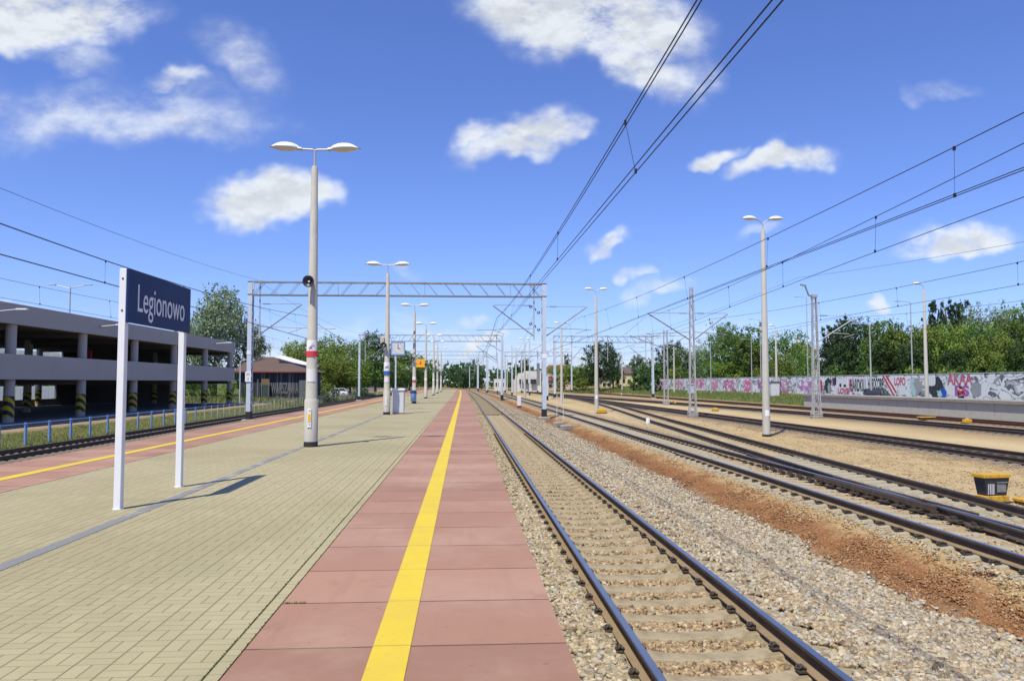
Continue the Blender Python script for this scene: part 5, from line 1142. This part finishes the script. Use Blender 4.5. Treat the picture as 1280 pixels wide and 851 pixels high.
def trunk_mesh(seed, pine=False):
    g = random.Random(seed); b = MB(); top = .93 if pine else .74
    pts = [(g.uniform(-.012,.012)*k, g.uniform(-.012,.012)*k, top*k/6) for k in range(7)]; b.tube(pts, [.026*(1-.13*k) for k in range(7)], 7)
    for i in range(9):
        z = .22+.55*i/9; a = g.random()*6.28; L_ = .2*(1.1-z)+.08; q = Vector((0,0,z)); e_ = q+Vector((math.cos(a)*L_, math.sin(a)*L_, .05 if pine else .17)); b.tube([q, q.lerp(e_, .5)+Vector((0,0,.02)), e_], [.011,.008,.003], 5)
    return b.mesh('trunk', 'bark')
TR = {k: trunk_mesh(i, k == 1) for i, k in enumerate((0, 1))}
rt_ = random.Random(3)
def tree(px, py_top, Y, kind, label, wpx=None, group='trees', zb=None, name=None):
    """height from the height its top shows at; width from the width it shows"""
    if px > 830 and Y < 186: Y = max(Y, AX(px, 50.5 if px > 1020 else 50).y)
    p = P(px, py_top, Y); zb = (0.3 if zb is None else zb); h = p.z-zb; pine = kind.startswith('pine')
    t = thing(name or ('pine_tree' if pine else 'broadleaf_tree'), label, 'tree', (p.x, Y, zb), rt_.random()*6.28, group)
    s_ = wpx*Y/FPX/.74 if wpx else h
    link('trunk', TR[1 if pine else 0], t).scale = (h, h, h*.98); link('crown', CROWN[kind], t).scale = (s_, s_, h)
    return t
def bush(px, py_top, Y, kind, label, wpx, zb=-.1, group='bushes'):
    if px > 1030: Y = AX(px, 47.6).y
    p = P(px, py_top, Y); s_ = wpx*Y/FPX/1.15; t = thing('bush', label, 'bush', (p.x, Y, zb), 0, group); link('foliage', CROWN[kind], t).scale = (s_, s_, max(.5, (p.z-zb)/.82))
tree(270, 353, 118, 'silver0', 'tall silvery poplar behind the end of the parking deck', 84, 'trees left of the line'); tree(309, 396, 122, 'silver0', 'smaller silvery tree behind the nearest gantry left leg', 44, 'trees left of the line')
tree(243, 392, 125, 'round0', 'round tree showing between parking deck and name board', 50, 'trees left of the line')
for a in [(372,424,150,'bright0','bright green tree at the right end of the barn',44),(396,416,155,'bright1','bright broad tree right behind the nearest platform lamp',60),(424,417,160,'bright0','feathery light green tree between the nearest lamp and the thin mast',56),(448,427,165,'round1','green tree right of the thin pale mast on the left',50),
          (470,420,175,'dark0','dark tree behind the second platform lamp',54),(492,432,185,'round0','green tree behind the platform clock',44),(512,440,200,'round1','green tree behind the third platform lamp',40),(410,440,150,'bright1','low bright tree under the feathery light green one',50),(438,446,158,'bright0','low leafy tree left of the second gantry leg',46),(535,447,230,'round0','far green tree behind the yellow board',34),(482,446,180,'bright1','low bright tree beside the platform clock pole',44)]:
    tree(a[0], a[1], a[2], a[3], a[4], a[5], 'trees left of the line')
for a in [(312,478,106,'bush1','dark bush behind the gantry left leg',20),(384,474,108,'bush0','tall bright bush at the barn corner',18),(404,474,115,'bush0','rounded bright bush right of the nearest lamp',24),(420,483,125,'bush1','low bush by the white parked car',26),(455,482,140,'bush1','low bush right of the thin mast',30),(235,468,105,'bush1','bush seen through the parking deck end',40),(262,466,105,'bush1','bush beyond the last striped column',40),(282,470,102,'bush0','bush beside the deck corner',30)]:
    bush(a[0], a[1], a[2], a[3], a[4], a[5], group='bushes along the left side')
car('white car parked under the trees left of the line', (P(420,478,140).x, 140, -.1), R(10), 'white_paint')
RT_ = [(748,431,200,'dark0','big dark tree left of the yellow house',50),(766,441,215,'dark0','dark tree close behind the yellow house',30),(709,443,260,'pine0','dark pointed tree above the red roof',16),(706,452,225,'bright1','pale willow in front of the red roof house',46),(728,452,222,'bright0','yellow green willow by the big dark tree',34),(657,447,300,'pine1','dark spruce above the white stepped building',22),
       (790,452,300,'round0','far round tree right of the yellow house',22),(800,447,270,'dark0','dark round tree behind the yellow house end',26),(812,452,230,'round0','round tree left of the slim mast',30),(836,431,185,'dark0','dark tree behind the slim twin pole mast',44),(858,437,180,'round1','tree between the slim mast and the tall two armed mast',42),(850,455,165,'bright1','low bright tree behind the wall by the slim mast',44),
       (886,426,150,'silver0','loose pale tree right of the tall two armed mast',40),(905,406,140,'round1','tall leafy tree left of the nearest tall lamp',56),(930,403,138,'round0','tall leafy tree directly behind the nearest tall lamp',60),(948,416,136,'bright0','leafy tree just right of the nearest tall lamp',44),(980,415,132,'round1','broad green tree left of the bent arm mast',54),(1000,424,140,'bright1','light tree next to the bent arm mast',36),(968,440,128,'bright0','low light tree above the grey cabinet',44),(915,446,134,'bright1','low light tree behind the wall left of the lamp',50)]
for a in RT_: tree(a[0], a[1], a[2], a[3], a[4], a[5], 'trees right of the line')
RW = [(1038,408,98,'pine0','dark pine right of the bent arm mast',44),(1055,392,96,'pine1','tall dark pine above the black graffiti lettering',56),(1078,406,94,'dark0','dark tree between the pine and the thin street lamp',54),(1098,394,92,'round0','green tree above the parked car',56),(1120,402,90,'round1','broad green tree above the pink lettering on the wall',60),
      (1150,392,88,'bright1','light green tree behind the pale single lamp',62),(1165,377,94,'pine0','tall dark pine just right of the pale single lamp',52),(1188,372,96,'pine1','tallest dark pine above the wall',50),(1205,377,96,'pine0','dark pine right of the tallest one',44),(1182,404,86,'bright0','light green tree above the person',58),(1215,388,84,'bright1','light tree right of the dark pines',64),(1236,378,88,'silver0','sparse pale topped tree behind the stone pattern graffiti',60),
      (1255,376,90,'bright0','thin crowned tree near the right frame edge',54),(1272,384,82,'round1','green tree at the right frame edge',62),(1250,406,78,'bright1','low bright tree over the stone pattern graffiti',58),(1300,384,84,'round0','tree half cut by the right frame edge',70),(1225,416,80,'dark0','dark low tree behind the right end of the wall',50),(1065,432,88,'dark0','low dark tree above the black lettering',52),(1110,434,86,'dark0','low dark tree above the car bonnet',54),(1145,436,84,'dark0','low dark tree behind the pale single lamp foot',54),(1195,440,80,'dark0','low dark tree above the pink wall letters',54),(1275,432,76,'dark0','low dark tree at the right end above the wall',50)]
for a in RW: tree(a[0], a[1], a[2], a[3], a[4], a[5], 'trees behind the painted wall', zb=.4)
for a in [(1050,452,80,'bush1','shrubs over the wall by the white skull shape',40),(1090,452,76,'bush1','shrubs over the wall above the car',44),(1130,450,74,'bush0','shrubs over the wall left of the pale lamp',44),(1172,452,72,'bush0','shrubs over the wall right of the pale lamp',46),(1215,452,70,'bush1','shrubs over the wall above the grey painted stones',46),(1258,450,68,'bush1','shrubs over the wall at the right edge',50),(775,478,222,'bush1','dark shrub before the yellow house',14),(791,474,222,'bush1','shrub at the right end of the yellow house',18),(720,470,215,'bush0','light bush under the willow',40),(697,474,215,'bush0','light bush by the red roofed annex',24)]:
    bush(a[0], a[1], a[2], a[3], a[4], a[5], .3 if a[2] < 100 else 0, 'shrubs on the right side')
# far woods close the view
def far_wood():
    cos = []; fs = []; o = 0; g = random.Random(8)
    for i in range(150):
        px = g.uniform(440, 850); Y = g.uniform(330, 480) if px < 720 else g.uniform(330, 420); top = 462+g.uniform(-4, 5)-(7 if 560 < px < 600 else 0)-(8 if 640 < px < 660 else 0)
        p = P(px, top, Y); h = max(5, p.z); s_ = h*g.uniform(.75, 1.1); k = g.choice((0, 1, 2)); co, f = FW_[k]; c = co*np.array([s_, s_, h])+np.array([p.x, Y, -.3]); cos.append(c); fs.append(f+o); o += len(c)
    for i in range(60):
        px = g.uniform(-200, 440); Y = g.uniform(190, 330); p = P(px, 462-(440-px)*.03+g.uniform(-6,6), Y); h = max(5, p.z); co, f = FW_[g.choice((0,1,2))]; c = co*np.array([h, h, h])+np.array([p.x, Y, -.3]); cos.append(c); fs.append(f+o); o += len(c)
    for i in range(70):
        px = g.uniform(790, 1500); Y = g.uniform(160, 300); p = P(px, 452+g.uniform(-8,6), Y); h = max(5, p.z); co, f = FW_[g.choice((0,1,2))]; c = co*np.array([h, h, h])+np.array([p.x, Y, .0]); cos.append(c); fs.append(f+o); o += len(c)
    ob = link('woodland', npmesh('woodland', np.concatenate(cos), np.concatenate(fs), 4, 'wood_far')); tag(ob, 'distant green woodland closing the view', 'woodland', None, 'stuff')
FW_ = [leaf_cloud(lobes_round(50+i, 9, 1., 1.15)+[(0,0,.2,.3,.3,.2)], 1300, .075, 60+i) for i in range(3)]
far_wood()
# ------------------------------------------------------------------ grass
def grass(name, n, fx, h, seed, label, zf):
    g = np.random.RandomState(seed); x, y = fx(g, n); z = np.array([zf(a, c) for a, c in zip(x, y)]); a = g.rand(n)*6.28; hh = h*(.4+g.rand(n)); w_ = hh*.16; ca, sa = np.cos(a)*w_, np.sin(a)*w_; lx, ly = g.randn(n)*.35*hh, g.randn(n)*.35*hh
    X = x+np.array([dX(v) for v in y])
    co = np.stack([np.stack([X-ca,y-sa,z-.03],-1),np.stack([X+ca,y+sa,z-.03],-1),np.stack([X+lx+ca*.2,y+ly+sa*.2,z+hh],-1),np.stack([X+lx-ca*.2,y+ly-sa*.2,z+hh],-1)],1).reshape(-1,3)
    tag(link(name, npmesh(name, co, np.arange(n*4).reshape(-1,4), 4, 'grass_blade')), label, 'grass', None, 'stuff')
grass('grass', 42000, lambda g, n: (-22.6+2.6*g.rand(n), 28+150*g.rand(n)**1.6), .085, 1, 'pale grass strip around the low blue fence', H)
grass('grass', 16000, lambda g, n: (-42+22*g.rand(n), 92+90*g.rand(n)), .4, 2, 'taller grass in front of the barn', H)
grass('grass', 30000, lambda g, n: (36.3+8.4*g.rand(n), 80.5+110*g.rand(n)**1.3), .22, 3, 'green grass bank below the painted wall', H)
grass('grass', 9000, lambda g, n: (28+40*g.rand(n), 180+60*g.rand(n)), .4, 4, 'far grass in front of the yellow house', H)
# dry weeds at the platform joints are left to the paving material
g_ = np.random.RandomState(31); cos = []; fs = []; o_ = 0
for (x0_, x1_, y0_, y1_, n_) in [(-1.315,-1.312,4,12,240),(-1.409,-1.403,4,9,300),(-1.406,-1.40,9,30,420),(-1.30,-1.14,5.755,5.765,90),(-6.715,-6.70,10,40,260),(-3.92,-3.9,6,20,60)]:
    co, f = tuft(n_, (.0,.0), .013, n_, .004); k_ = np.repeat(np.stack([x0_+(x1_-x0_)*g_.rand(n_), y0_+(y1_-y0_)*g_.rand(n_)**1.5, np.zeros(n_)], -1), 4, 0); cos.append(co+k_+np.array([0,0,PL])); fs.append(f+o_); o_ += len(co)
tag(link('joint_weeds', npmesh('joint_weeds', np.concatenate(cos), np.concatenate(fs), 4, 'grass_blade')), 'tiny weeds sprouting in the platform paving joints', 'weeds', None, 'stuff')
